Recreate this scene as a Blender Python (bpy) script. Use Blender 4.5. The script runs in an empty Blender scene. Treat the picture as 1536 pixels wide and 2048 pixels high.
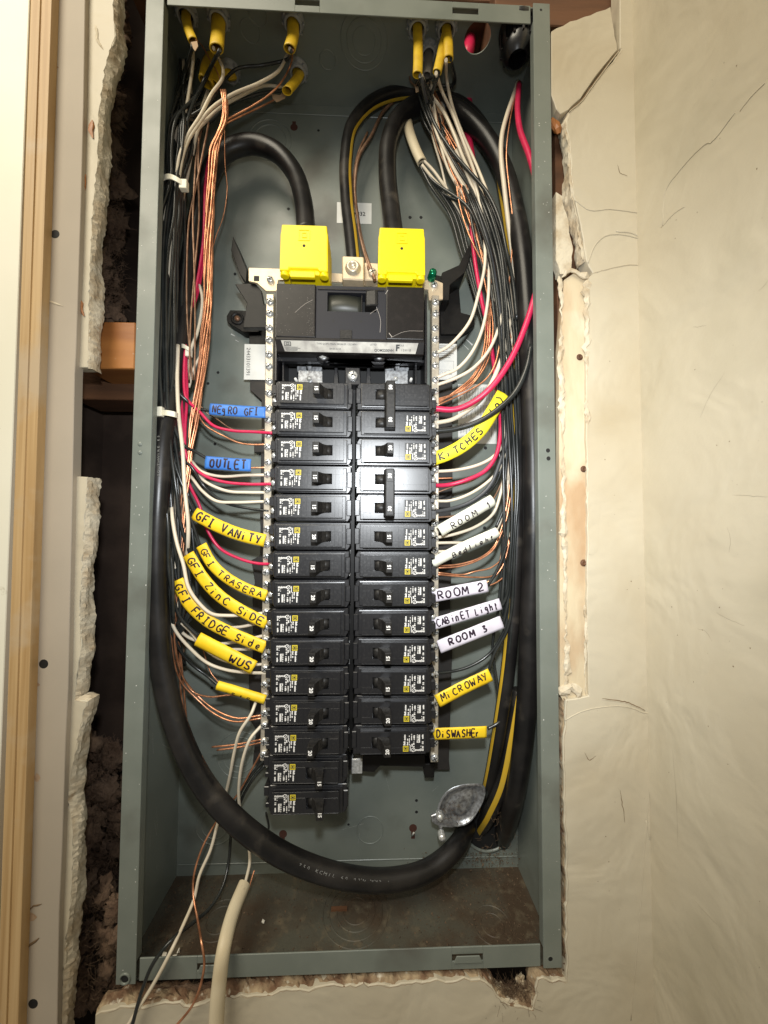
import bpy, bmesh, math, random
from mathutils import Vector, Matrix, noise
random.seed(7)
SC = bpy.context.scene
COL = SC.collection
# ------------------------------------------------------------------ camera
CAM = Vector((20.9014, -307.3748, -55.7521)); FPX = 719.7          # millimetres, focal length in photo pixels
RIGHT = Vector((0.99942306, -0.03359817, 0.00497041))
FWD = Vector((0.03339315, 0.99876536, 0.03677832))
UP = Vector((-0.00619996, -0.03659113, 0.99931109))
cd = bpy.data.cameras.new('camera'); cam = bpy.data.objects.new('camera', cd); COL.objects.link(cam)
cd.sensor_fit = 'VERTICAL'; cd.sensor_height = 36; cd.sensor_width = 27; cd.lens = FPX*36/2048
cd.clip_start = 0.01; cd.clip_end = 50
M = Matrix((RIGHT, UP, -FWD)).transposed().to_4x4(); M.translation = CAM*0.001
cam.matrix_world = M; SC.camera = cam
# ------------------------------------------------------------------ world and lamps
w = bpy.data.worlds.new('World'); SC.world = w; w.use_nodes = True
bg = w.node_tree.nodes['Background']; bg.inputs[0].default_value = (1.0, 0.93, 0.80, 1); bg.inputs[1].default_value = 0.17
def lamp(name, typ, loc, energy, color, target=None, **kw):
    l = bpy.data.lights.new(name, typ); l.energy = energy; l.color = color
    for k, v in kw.items(): setattr(l, k, v)
    o = bpy.data.objects.new(name, l); COL.objects.link(o); o.location = Vector(loc)*0.001
    if target is not None:
        o.rotation_euler = (Vector(target)-Vector(loc)).to_track_quat('-Z', 'Y').to_euler()
    return o
lamp('torch_light', 'SPOT', (22, -320, 24), 8.4, (0.93, 0.97, 1.0), (55, 0, -10), spot_size=math.radians(120), spot_blend=1.0, shadow_soft_size=0.011)
lamp('room_light', 'AREA', (-520, -820, 960), 19.0, (1.0, 0.91, 0.73), (0, 0, -50), shape='DISK', size=0.9)
SC.view_settings.view_transform = 'Standard'; SC.view_settings.look = 'None'
SC.view_settings.exposure = 0.0; SC.view_settings.gamma = 1.0
# ------------------------------------------------------------------ pixel rays -> world points (mm)
def ray(px, py):
    return RIGHT*((px-768)/FPX) + FWD + UP*((1024-py)/FPX)
def at(px, py, Y):
    d = ray(px, py); return CAM + d*((Y-CAM.y)/d.y)
def atX(px, py, X):
    d = ray(px, py); return CAM + d*((X-CAM.x)/d.x)
def atZ(px, py, Z):
    d = ray(px, py); return CAM + d*((Z-CAM.z)/d.z)
# ------------------------------------------------------------------ materials
MATS = {}
def mat(name, c1, rough=0.5, metal=0.0, c2=None, scale=60, detail=6, lo=0.4, hi=0.62, bump=0.0, bscale=400, c3=None, s3=25, lo3=0.55, hi3=0.7, stretch=None, coat=0.0, spec=0.5, rvar=0.0, relief=0, rscale=20):
    m = bpy.data.materials.new(name); m.use_nodes = True; nt = m.node_tree; N = nt.nodes; L = nt.links
    b = N['Principled BSDF']; b.inputs['Roughness'].default_value = rough; b.inputs['Metallic'].default_value = metal
    b.inputs['Specular IOR Level'].default_value = spec
    if coat: b.inputs['Coat Weight'].default_value = coat; b.inputs['Coat Roughness'].default_value = 0.15
    g = N.new('ShaderNodeNewGeometry'); src = g.outputs['Position']
    if stretch:
        mp = N.new('ShaderNodeMapping'); mp.inputs['Scale'].default_value = stretch; L.new(src, mp.inputs['Vector']); srcs = mp.outputs['Vector']
    else: srcs = src
    b.inputs['Base Color'].default_value = (*c1, 1)
    out = None
    def mixin(prev, col, sc, lo, hi, vec):
        n = N.new('ShaderNodeTexNoise'); n.inputs['Scale'].default_value = sc; n.inputs['Detail'].default_value = detail; L.new(vec, n.inputs['Vector'])
        r = N.new('ShaderNodeMapRange'); r.inputs['From Min'].default_value = lo; r.inputs['From Max'].default_value = hi; L.new(n.outputs['Fac'], r.inputs['Value'])
        mx = N.new('ShaderNodeMix'); mx.data_type = 'RGBA'; L.new(r.outputs['Result'], mx.inputs['Factor'])
        if prev is None: mx.inputs['A'].default_value = (*c1, 1)
        else: L.new(prev, mx.inputs['A'])
        mx.inputs['B'].default_value = (*col, 1)
        return mx.outputs['Result'], r.outputs['Result']
    if c2: out, f = mixin(None, c2, scale, lo, hi, srcs)
    if c2 and rvar:
        r = N.new('ShaderNodeMapRange'); r.inputs['To Min'].default_value = rough; r.inputs['To Max'].default_value = rough+rvar; L.new(f, r.inputs['Value']); L.new(r.outputs['Result'], b.inputs['Roughness'])
    if c3: out, f = mixin(out, c3, s3, lo3, hi3, src)
    if out: L.new(out, b.inputs['Base Color'])
    if bump:
        n = N.new('ShaderNodeTexNoise'); n.inputs['Scale'].default_value = bscale; n.inputs['Detail'].default_value = 4; L.new(srcs, n.inputs['Vector'])
        bp = N.new('ShaderNodeBump'); bp.inputs['Strength'].default_value = 1.0; bp.inputs['Distance'].default_value = bump*0.001
        L.new(n.outputs['Fac'], bp.inputs['Height']); L.new(bp.outputs['Normal'], b.inputs['Normal'])
        if relief:
            n2 = N.new('ShaderNodeTexNoise'); n2.inputs['Scale'].default_value = rscale; n2.inputs['Detail'].default_value = 3; n2.inputs['Distortion'].default_value = .5; L.new(src, n2.inputs['Vector'])
            b2 = N.new('ShaderNodeBump'); b2.inputs['Distance'].default_value = relief*.001; L.new(n2.outputs['Fac'], b2.inputs['Height']); L.new(b2.outputs['Normal'], bp.inputs['Normal'])
    MATS[name] = m; return m
paint = mat('grey_enamel', (.165, .185, .162), .34, c2=(.185, .205, .18), scale=30, bump=.03, bscale=1100, c3=(.115, .118, .10), s3=12, rvar=.12)
paint_dusty = mat('grey_enamel_dusty', (.072, .068, .050), .6, c2=(.058, .038, .022), scale=22, lo=.38, hi=.6, bump=.25, bscale=420, c3=(.12, .095, .06), s3=110, lo3=.55, hi3=.75)
blackp = mat('black_plastic', (.007, .007, .0085), .32, c2=(.012, .011, .011), scale=500, lo=.5, hi=.75, bump=.012, bscale=900, rvar=.08, c3=(.030, .027, .024), s3=90, lo3=.66, hi3=.85, spec=.9)
mainp = mat('dusty_black_plastic', (.008, .0065, .006), .38, c2=(.015, .012, .011), scale=160, lo=.5, hi=.8, bump=.03, bscale=900, c3=(.045, .036, .030), s3=300, lo3=.7, hi3=.9, spec=.3)
frontp = mat('slate_plastic', (.014, .014, .018), .5, bump=.01, spec=.3)
handlep = mat('handle_plastic', (.012, .011, .010), .45, c2=(.022, .020, .018), scale=500, bump=.03, bscale=900, spec=.3)
pitp = mat('pit_plastic', (.006, .006, .006), .7)
glassy = mat('switch_drum', (.030, .030, .022), .45)
mountp = mat('mount_plastic', (.006, .0055, .005), .5, c2=(.010, .009, .008), scale=90, spec=.3)
railp = mat('rail_plastic', (.026, .024, .022), .55, c2=(.034, .030, .026), scale=60, spec=.3)
yellowp = mat('yellow_plastic', (.84, .66, .003), .42, c2=(.78, .59, .003), scale=60, bump=.03, bscale=500, c3=(.45, .36, .02), s3=260, lo3=.70, hi3=.85)
nickel = mat('tinned_metal', (.62, .55, .43), .38, .55, c2=(.50, .44, .35), scale=200, bump=.02)
strapm = mat('plated_strap', (.70, .56, .38), .42, .35, c2=(.60, .48, .33), scale=120)
zinc = mat('zinc_screw', (.84, .84, .82), .25, .6, c2=(.5, .5, .47), scale=500)
alum = mat('aluminium_lug', (.48, .50, .52), .36, .8, c2=(.25, .25, .26), scale=300, bump=.06)
greens = mat('green_screw', (.0, .16, .07), .2, .6)
rubber = mat('cable_rubber', (.008, .0075, .0075), .33, c2=(.024, .021, .019), scale=30, lo=.42, hi=.75, bump=.03, bscale=500, c3=(.07, .06, .048), s3=38, lo3=.60, hi3=.82, rvar=.14, spec=.38)
wblack = mat('black_insulation', (.017, .019, .018), .25, c2=(.03, .032, .03), scale=60)
wgrey = mat('dark_grey_insulation', (.06, .063, .068), .3)
wwhite = mat('white_insulation', (.66, .58, .46), .38, c2=(.72, .63, .48), scale=60, c3=(.4, .33, .25), s3=140, lo3=.68, hi3=.85)
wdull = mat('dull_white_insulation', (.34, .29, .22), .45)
wred = mat('red_insulation', (.62, .02, .085), .36, c2=(.52, .015, .07), scale=80)
copper = mat('bare_copper', (.80, .38, .21), .32, .75, c2=(.48, .21, .11), scale=120)
oldcopper = mat('dull_copper', (.22, .12, .07), .45, .5, c2=(.33, .2, .13), scale=150)
jyellow = mat('yellow_jacket', (.66, .44, .015), .5, c2=(.58, .37, .015), scale=160, bump=.05)
jwhite = mat('cream_jacket', (.60, .50, .33), .5, c2=(.66, .57, .40), scale=30, bump=.04, c3=(.42, .33, .22), s3=120, lo3=.65, hi3=.8)
jgrey = mat('grey_jacket', (.20, .18, .15), .5)
stripey = mat('yellow_stripe', (.50, .31, .02), .45, c2=(.45, .3, .03), scale=90)
clampm = mat('grey_connector', (.27, .28, .28), .4, c2=(.32, .33, .33), scale=100)
tieP = mat('nylon_tie', (.78, .74, .60), .4)
paperk = mat('kraft_paper', (.45, .31, .19), .8)
tapeY = mat('yellow_tape', (.86, .60, .02), .5, c2=(.78, .50, .01), scale=70, bump=.04, bscale=700)
tapeL = mat('lemon_tape', (.87, .78, .03), .5, c2=(.84, .70, .02), scale=70)
tapeW = mat('lilac_white_tape', (.66, .62, .70), .5, c2=(.60, .56, .63), scale=90)
tapeC = mat('cream_tape', (.80, .80, .68), .5)
tapeB = mat('blue_tape', (.035, .15, .50), .5, c2=(.045, .19, .56), scale=90)
ink = mat('marker_ink', (.014, .004, .014), .5)
printw = mat('white_print', (.78, .76, .72), .5)
printy = mat('yellow_print', (.60, .48, .03), .5)
printk = mat('black_print', (.02, .02, .02), .5)
printg = mat('grey_print', (.25, .25, .24), .6)
paper = mat('sticker_paper', (.70, .70, .66), .5, c2=(.64, .64, .60), scale=60)
cream = mat('cream_wall_paint', (.52, .46, .345), .5, c2=(.56, .505, .39), scale=9, lo=.35, hi=.65, bump=.12, bscale=190, relief=4, rscale=16, c3=(.47, .40, .28), s3=7, lo3=.52, hi3=.75)
creamr = mat('side_wall_paint', (.54, .48, .36), .5, c2=(.58, .525, .405), scale=8, lo=.35, hi=.65, bump=.2, bscale=160, relief=5, rscale=13, c3=(.43, .38, .27), s3=8, lo3=.5, hi3=.75)
gypsum = mat('broken_gypsum', (.62, .55, .42), .85, c2=(.46, .37, .25), scale=60, lo=.42, hi=.62, bump=.8, bscale=330, c3=(.32, .2, .1), s3=120, lo3=.66, hi3=.8)
tan = mat('tan_substrate', (.60, .50, .34), .75, c2=(.46, .31, .18), scale=26, lo=.45, hi=.65, bump=.5, bscale=200, c3=(.68, .62, .48), s3=14, lo3=.5, hi3=.7, stretch=(1, 1, .4))
scuffm = mat('grey_scuff', (.33, .28, .20), .8)
crackm = mat('dark_brown_mark', (.16, .10, .05), .9)  # plain dark brown for crack ribbons, flecks and torn edges
greystrip = mat('taupe_board', (.40, .345, .275), .65, c2=(.43, .37, .295), scale=12, bump=.05, bscale=500)
leftwall = mat('pale_wall_paint', (.90, .88, .76), .5, c2=(.86, .84, .71), scale=10, bump=.03, bscale=200, c3=(.5, .45, .33), s3=60, lo3=.72, hi3=.8)
pine = mat('pine_wood', (.58, .40, .20), .5, c2=(.42, .26, .11), scale=90, lo=.40, hi=.66, bump=.12, bscale=200, stretch=(2.6, 1, .05), c3=(.52, .40, .26), s3=22)
dwood = mat('dark_lumber', (.14, .06, .025), .7, c2=(.08, .035, .015), scale=60, bump=.15, stretch=(.1, 1, 1))
owood = mat('orange_lumber', (.42, .17, .045), .45, c2=(.30, .11, .03), scale=50, bump=.1, stretch=(.15, 1, 1), c3=(.5, .42, .32), s3=150, lo3=.68, hi3=.8)
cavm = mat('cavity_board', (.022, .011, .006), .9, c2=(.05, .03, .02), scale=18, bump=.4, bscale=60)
insul = mat('brown_insulation', (.18, .115, .075), .95, c2=(.09, .05, .03), scale=45, bump=1.5, bscale=300, c3=(.20, .13, .08), s3=30, lo3=.55, hi3=.75)
dust = mat('brown_debris', (.07, .04, .022), .9, c2=(.13, .085, .05), scale=300)
whitec = mat('plaster_crumb', (.75, .70, .60), .9)
# ------------------------------------------------------------------ object helpers
def setp(o, label=None, cat=None, group=None, kind=None):
    if label: o['label'] = label
    if cat: o['category'] = cat
    if group: o['group'] = group
    if kind: o['kind'] = kind
    return o
def empty(name, loc, label, cat, group=None):
    o = bpy.data.objects.new(name, None); o.empty_display_size = .01; COL.objects.link(o); o.location = Vector(loc)*.001
    return setp(o, label, cat, group)
class MB:
    def __init__(s): s.v = []; s.f = []; s.sm = []
    def add(s, vs, fs, smooth=False):
        k = len(s.v); s.v += [Vector(v) for v in vs]; s.f += [tuple(i+k for i in f) for f in fs]; s.sm += [smooth]*len(fs); return s
    def box(s, x0, x1, y0, y1, z0, z1):
        return s.add([(x, y, z) for z in (z0, z1) for y in (y0, y1) for x in (x0, x1)], [(0, 2, 3, 1), (4, 5, 7, 6), (0, 1, 5, 4), (2, 6, 7, 3), (0, 4, 6, 2), (1, 3, 7, 5)])
    def prism(s, poly, axis, a, b, smooth=False):
        n = len(poly)
        def P(p, t):
            if axis == 'y': return (p[0], t, p[1])
            if axis == 'z': return (p[0], p[1], t)
            return (t, p[0], p[1])
        vs = [P(p, a) for p in poly]+[P(p, b) for p in poly]
        s.add(vs, [tuple(range(n))[::-1], tuple(range(n, 2*n))]); k = len(s.v)-2*n
        s.f += [(k+i, k+(i+1) % n, k+n+(i+1) % n, k+n+i) for i in range(n)]; s.sm += [smooth]*n
        return s
    def cyl(s, c, r, axis, a, b, n=16, r2=None, smooth=True):
        r2 = r if r2 is None else r2; c = tuple(c)
        ring = []
        for t, rr in ((a, r), (b, r2)):
            for i in range(n):
                q = 2*math.pi*i/n; u, v = rr*math.cos(q), rr*math.sin(q)
                ring.append({'y': (c[0]+u, t, c[1]+v), 'z': (c[0]+u, c[1]+v, t), 'x': (t, c[0]+u, c[1]+v)}[axis])
        k = len(s.v); s.add(ring, [tuple(range(n))[::-1], tuple(range(n, 2*n))])
        s.f += [(k+i, k+(i+1) % n, k+n+(i+1) % n, k+n+i) for i in range(n)]; s.sm += [smooth]*n
        return s
    def lathe(s, c, axis, prof, n=20):
        k = len(s.v); c = tuple(c)
        for r, t in prof:
            for i in range(n):
                q = 2*math.pi*i/n; u, v = r*math.cos(q), r*math.sin(q)
                s.v.append(Vector({'y': (c[0]+u, t, c[1]+v), 'z': (c[0]+u, c[1]+v, t)}[axis]))
        for j in range(len(prof)-1):
            for i in range(n):
                s.f.append((k+j*n+i, k+j*n+(i+1) % n, k+(j+1)*n+(i+1) % n, k+(j+1)*n+i)); s.sm.append(True)
        return s
    def tube(s, P, r, n=8, closed=False, caps=True, rf=None):
        m = len(P); fr = frames(P); k = len(s.v)
        for j in range(m):
            a, b = fr[j][1], fr[j][2]; rr = r if rf is None else rf(j/(m-1))
            for i in range(n):
                q = 2*math.pi*i/n; s.v.append(P[j]+a*(rr*math.cos(q))+b*(rr*math.sin(q)))
        for j in range(m-1):
            for i in range(n):
                s.f.append((k+j*n+i, k+j*n+(i+1) % n, k+(j+1)*n+(i+1) % n, k+(j+1)*n+i)); s.sm.append(True)
        if caps: s.f += [tuple(range(k, k+n))[::-1], tuple(range(k+(m-1)*n, k+m*n))]; s.sm += [False, False]
        return s
    def mesh(s, name, m, origin=(0, 0, 0), bev=0, seg=1, fix=True):
        me = bpy.data.meshes.new(name); o = Vector(origin)
        me.from_pydata([((v-o)*.001)[:] for v in s.v], [], s.f)
        for p, q in zip(me.polygons, s.sm): p.use_smooth = q
        if fix or bev:
            bm = bmesh.new(); bm.from_mesh(me)
            if bev:
                es = [e for e in bm.edges if len(e.link_faces) == 2 and e.calc_face_angle(0) > .6]
                bmesh.ops.bevel(bm, geom=es, offset=bev*.001, segments=seg, affect='EDGES', profile=.6, clamp_overlap=True)
            bmesh.ops.recalc_face_normals(bm, faces=bm.faces); bm.to_mesh(me); bm.free()
        me.materials.append(m); return me
    def build(s, name, m, parent=None, bev=0, seg=1, label=None, cat=None, group=None, kind=None, local=False):
        org = Vector((0, 0, 0))
        if parent is not None and not local:
            p = parent
            while p is not None: org += p.location*1000; p = p.parent
        me = s.mesh(name, m, org, bev, seg)
        o = bpy.data.objects.new(name, me); COL.objects.link(o)
        if parent is not None: o.parent = parent
        return setp(o, label, cat, group, kind)
def inst(me, name, parent=None, loc=(0, 0, 0), rot=None, **kw):
    o = bpy.data.objects.new(name, me); COL.objects.link(o); o.location = Vector(loc)*.001
    if rot: o.rotation_euler = rot
    if parent is not None: o.parent = parent
    return setp(o, **kw)
def frames(P):
    m = len(P); T = []
    for j in range(m):
        t = (P[min(j+1, m-1)]-P[max(j-1, 0)]); T.append(t.normalized() if t.length > 1e-9 else Vector((0, 0, 1)))
    a = Vector((0, -1, 0)); a = a - T[0]*a.dot(T[0])
    if a.length < .1: a = Vector((1, 0, 0)) - T[0]*T[0].x
    a.normalize(); out = []
    for j in range(m):
        a = a - T[j]*a.dot(T[j]); a.normalize(); out.append((T[j], a, T[j].cross(a)))
    return out
def spline(C, n=7):
    C = [Vector(c) for c in C]
    if len(C) == 2: return [C[0].lerp(C[1], i/n) for i in range(n+1)]
    E = [C[0]*2-C[1]]+C+[C[-1]*2-C[-2]]; out = []
    for i in range(1, len(E)-2):
        p0, p1, p2, p3 = E[i-1:i+3]
        t0 = 0; t1 = t0+max((p1-p0).length, 1e-6)**.5; t2 = t1+max((p2-p1).length, 1e-6)**.5; t3 = t2+max((p3-p2).length, 1e-6)**.5
        for k in range(n):
            t = t1+(t2-t1)*k/n
            A1 = p0*((t1-t)/(t1-t0))+p1*((t-t0)/(t1-t0)); A2 = p1*((t2-t)/(t2-t1))+p2*((t-t1)/(t2-t1)); A3 = p2*((t3-t)/(t3-t2))+p3*((t-t2)/(t3-t2))
            B1 = A1*((t2-t)/(t2-t0))+A2*((t-t0)/(t2-t0)); B2 = A2*((t3-t)/(t3-t1))+A3*((t-t1)/(t3-t1))
            out.append(B1*((t2-t)/(t2-t1))+B2*((t-t1)/(t2-t1)))
    out.append(C[-1]); return out
def fillY(pts):
    """points (px, py[, Y]); a missing Y is interpolated between its neighbours"""
    ys = [p[2] if len(p) > 2 else None for p in pts]; known = [i for i, y in enumerate(ys) if y is not None]
    for i in range(len(ys)):
        if ys[i] is None:
            a = max([k for k in known if k < i], default=None); b = min([k for k in known if k > i], default=None)
            ys[i] = ys[b] if a is None else ys[a] if b is None else ys[a]+(ys[b]-ys[a])*(i-a)/(b-a)
    return [at(p[0], p[1], y) for p, y in zip(pts, ys)]
def text_mesh(txt, size, m, name='lettering', align='CENTER', extrude=0.04, bold=0.0):
    c = bpy.data.curves.new('t', 'FONT'); c.body = txt; c.size = size*.001; c.align_x = align; c.align_y = 'CENTER'; c.extrude = extrude*.001; c.offset = bold*.001; c.resolution_u = 2
    o = bpy.data.objects.new('t', c); COL.objects.link(o); dg = bpy.context.evaluated_depsgraph_get()
    me = bpy.data.meshes.new_from_object(o.evaluated_get(dg)); bpy.data.objects.remove(o); me.name = name
    me.materials.clear(); me.materials.append(m); return me
FACE = math.radians(90)      # a text mesh stood up to face -Y
RC, RB, RW = 0.82, 1.4, 1.45

# ================================================================== THE SETTING: walls round the box
def slab(name, pts, Y, th, m, parent=None, bev=0, world=False, **kw):
    P = [(Vector(p) if world else at(p[0], p[1], Y)) for p in pts]
    return MB().prism([(p.x, p.z) for p in P], 'y', Y, Y+th).build(name, m, parent, bev=bev, **kw)
def jag(pts, amp=3.0, step=14):
    """ragged version of a pixel path"""
    out = []
    for a, b in zip(pts[:-1], pts[1:]):
        L = math.hypot(b[0]-a[0], b[1]-a[1]); n = max(1, int(L/step)); nx, ny = -(b[1]-a[1])/L, (b[0]-a[0])/L
        for i in range(n):
            t = (i+(random.uniform(-.3, .3) if i else 0))/n; d = random.uniform(-amp, amp) if i else 0
            out.append((a[0]+(b[0]-a[0])*t+nx*d, a[1]+(b[1]-a[1])*t+ny*d))
    out.append(pts[-1]); return out
def crust(px, Y, r, m, parent=None, name='broken_edge', amp=.45, **kw):
    """lumpy broken gypsum edge"""
    P = []
    src = fillY([(p[0], p[1], Y) for p in px]); P = []
    for a, b in zip(src[:-1], src[1:]):
        n = max(1, int((b-a).length/3.4))
        for i in range(n): P.append(a.lerp(b, i/n)+Vector((random.gauss(0, r*.22), random.gauss(0, r*.1), 0)))
    P.append(src[-1]); mb = MB(); fr = frames(P); n = 7; k = 0; ph = random.uniform(0, 9)
    for j in range(len(P)):
        e = .25 if j in (0, len(P)-1) else 1
        base = r*(.72+.35*math.sin(j*.17+ph)+.22*math.sin(j*.41+2*ph))*random.uniform(.85, 1.15)*e
        for i in range(n):
            q = 2*math.pi*i/n; rr = base*random.uniform(1-amp, 1+amp*.6)
            mb.v.append(P[j]+fr[j][1]*(rr*.5*math.cos(q))+fr[j][2]*(rr*math.sin(q)))
    for j in range(len(P)-1):
        for i in range(n): mb.f.append((j*n+i, j*n+(i+1) % n, (j+1)*n+(i+1) % n, (j+1)*n+i)); mb.sm.append(False)
    return mb.build(name, m, parent, **kw)
def fracture(px, side_, m, parent, d0=.2, d1=12.5, amp=1.5, name='fractured_edge', grow=2.5):
    """rough broken face running back from a ragged edge; side_ = +1/-1 picks which side of the path is open"""
    src = [at(p[0], p[1], 0) for p in px]; P = []
    for a, b in zip(src[:-1], src[1:]):
        n = max(1, int((b-a).length/2.3)); P += [a.lerp(b, i/n) for i in range(n)]
    P.append(src[-1]); mb = MB(); R_ = 6; off = random.uniform(0, 99)
    for j, p in enumerate(P):
        t = (P[min(j+2, len(P)-1)]-P[max(j-2, 0)]).normalized(); nrm = Vector((-t.z, 0, t.x))*side_
        low_ = 1.2*math.sin(j*.21+off)+.9*math.sin(j*.53+off*2)
        for k in range(R_):
            u = k/(R_-1); o_ = (-1.2 if k == 0 else 0)+grow*math.sin(u*2.2)*(.6+.4*math.sin(j*.13+off+u*3))+low_*u*.7+random.uniform(-amp, amp)*(.2 if k == 0 else .42)
            mb.v.append(Vector((p.x, d0+(d1-d0)*u, p.z))+nrm*o_+Vector((0, random.uniform(-.3, .3) if k else -.35, random.uniform(-.4, .4))))
    for j in range(len(P)-1):
        for k in range(R_-1): a = j*R_+k; mb.f.append((a, a+1, a+R_+1, a+R_)); mb.sm.append(False)
    return mb.build(name, m, parent)
dirtyg = mat('dirty_gypsum', (.42, .32, .20), .9, c2=(.16, .09, .05), scale=70, lo=.38, hi=.6, bump=1.0, bscale=330, c3=(.66, .6, .48), s3=160, lo3=.6, hi3=.75)
XC = 258.5
zt, zb = 780, -840
right_edge = [(1240, -60), (1240, 96)] + jag([(1243, 98), (1190, 165), (1166, 200), (1140, 222), (1133, 240), (1140, 300), (1146, 390), (1162, 450), (1173, 520), (1186, 545), (1174, 562)], 2) + jag([(1174, 562), (1172, 700), (1174, 900), (1176, 1100), (1174, 1250), (1178, 1392)], 1.5, 22) + \
    [(1150, 1398)] + jag([(1132, 1400), (1126, 1500), (1127, 1600), (1133, 1720), (1131, 1850), (1134, 1930), (1132, 1962)], 2, 16) + jag([(1132, 1962), (1075, 1958), (1072, 1990), (1066, 2020), (1040, 2012), (1004, 2000), (985, 1975), (960, 1958), (860, 1962), (780, 1972), (700, 1968), (600, 1978), (520, 1990), (440, 1996), (395, 2010), (330, 2004), (285, 2016), (240, 2012), (190, 2030)], 5, 13)
P = [at(p[0], p[1], 0) for p in right_edge]
poly = [(p.x, p.z) for p in P]+[(at(190, 2048, 0).x, zb), (XC+6, zb), (XC+6, zt), (at(1240, -60, 0).x, zt)]
wall = MB().prism(poly, 'y', 0, 13).build('cream_wall', cream, None, bev=.6, kind='structure')
fracture(right_edge[2:-1][:32], -1, gypsum, wall)
iE = next(i for i, p in enumerate(right_edge) if p == (1132, 1400))
fracture(right_edge[iE:iE+40], -1, dirtyg, wall, grow=1.0, amp=.9)
iB = next(i for i, p in enumerate(right_edge) if p == (1132, 1962))
fracture(right_edge[iB:], -1, dirtyg, wall, grow=3.2, amp=2.2)
side = MB().box(XC, XC+14, -460, 0, zb, zt)
side = side.build('side_wall', creamr, None, kind='structure')
# thin line of old paint at the inside corner
crust([(1303, 0), (1307, 250), (1311, 500)], -.8, 1.3, cream, wall, 'corner_bead', .25)
crust([(1313, 700), (1322, 1100), (1330, 1500), (1338, 2040)], -.6, .9, cream, wall, 'corner_bead', .25)
# broken piece of plaster at the top
A = jag([(1103, 62), (1140, 42), (1180, 30), (1221, 14)], 1.5, 12)+jag([(1221, 14), (1229, 60), (1235, 100), (1186, 160), (1162, 196), (1137, 220), (1122, 228), (1113, 218), (1103, 190)], 1.2, 12)
slab('plaster_flake', A, .6, 11, cream, bev=.5, label='broken cream plaster piece at the top right, split off by a long crack', cat='plaster')
# wood seen above and beside the box
def pbox(name, m, x0, x1, y0, y1, Y, D, parent=None, **kw):
    a = at(x0, y0, Y); b = at(x1, y1, Y); b.z = max(b.z, 423.6) if y0 < 0 else b.z; a.z = max(a.z, 600) if y0 < 0 else a.z; return MB().box(a.x, b.x, Y, Y+D, b.z, a.z).build(name, m, parent, bev=.8, **kw)
pbox('header_beam', dwood, 990, 1262, -70, 75, 14.5, 60, label='dark brown timber behind the top right corner of the panel', cat='beam')
pbox('wall_stud', dwood, 1108, 1180, 80, 1500, 16, 30, label='brown wall stud in the gap right of the panel', cat='stud')
pbox('header_plank', dwood, 250, 985, -60, 4, 30, 40, label='dark plank above the top edge of the panel', cat='plank')
# tan substrate strip right of the box with its white broken edges
tn = slab('stripped_plaster', jag([(1128, 560), (1150, 545), (1176, 560), (1180, 700), (1182, 1100), (1184, 1400), (1128, 1404)], 1, 30)+[(1120, 1390), (1118, 700)], 3.2, 6, tan, label='tan strip of wall stripped of plaster along the right side of the panel', cat='plaster')
crust([(1118, 552), (1124, 620), (1121, 720), (1123, 800), (1126, 900), (1127, 1000), (1129, 1100), (1131, 1200), (1133, 1300), (1134, 1395)], 2.5, 2.7, gypsum, tn)
crust([(1174, 560), (1175, 640), (1174, 760), (1176, 850)], .4, 3.0, gypsum, tn)
crust([(1177, 850), (1176, 980), (1179, 1110), (1178, 1200)], 1.0, 1.7, gypsum, tn)
crust([(1170, 1210), (1173, 1270), (1170, 1330), (1172, 1390)], 1.0, 1.9, gypsum, tn)
crust([(1122, 555), (1140, 540), (1160, 548), (1178, 556)], .8, 3.8, gypsum, tn)
for (px, py, r) in ((1160, 714, 3), (1168, 938, 3), (1168, 1126, 3.2)):
    p = at(px, py, 2.6); MB().lathe((p.x, p.z), 'y', [(.1, 2.4), (r*.45, 2.0), (r*.6, 1.6), (r*.62, 3), (r, 3)], 10).build('nail_head', dwood, tn)
# paint skin right of the strip
slab('paint_skin', jag([(1178, 835), (1190, 850), (1202, 910), (1205, 960), (1198, 1040), (1196, 1100), (1184, 1110), (1178, 1108)], 1, 12), -.35, .34, cream, wall)
e1 = slab('plaster_shard', jag([(1112, 384), (1124, 392), (1136, 440), (1146, 500), (1140, 545), (1120, 548), (1112, 520)], 2, 10), 4.0, 8, gypsum, label='grey white plaster shard beside the flange above the tan strip', cat='plaster')
crust([(1133, 235), (1138, 300), (1143, 380), (1156, 450), (1166, 520)], 1.2, 2.1, gypsum, wall)
crust([(1141, 228), (1150, 300), (1160, 400), (1180, 545)], 6, 2.4, gypsum, wall)
crust([(1105, 235), (1112, 250), (1118, 268)], 5, 4.0, owood, None, 'wood_splinter', label='orange splinter of wood poking out right of the panel', cat='splinter')
crust([(1118, 1390), (1140, 1372), (1158, 1385), (1164, 1404)], 2.0, 4, gypsum, tn)
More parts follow.
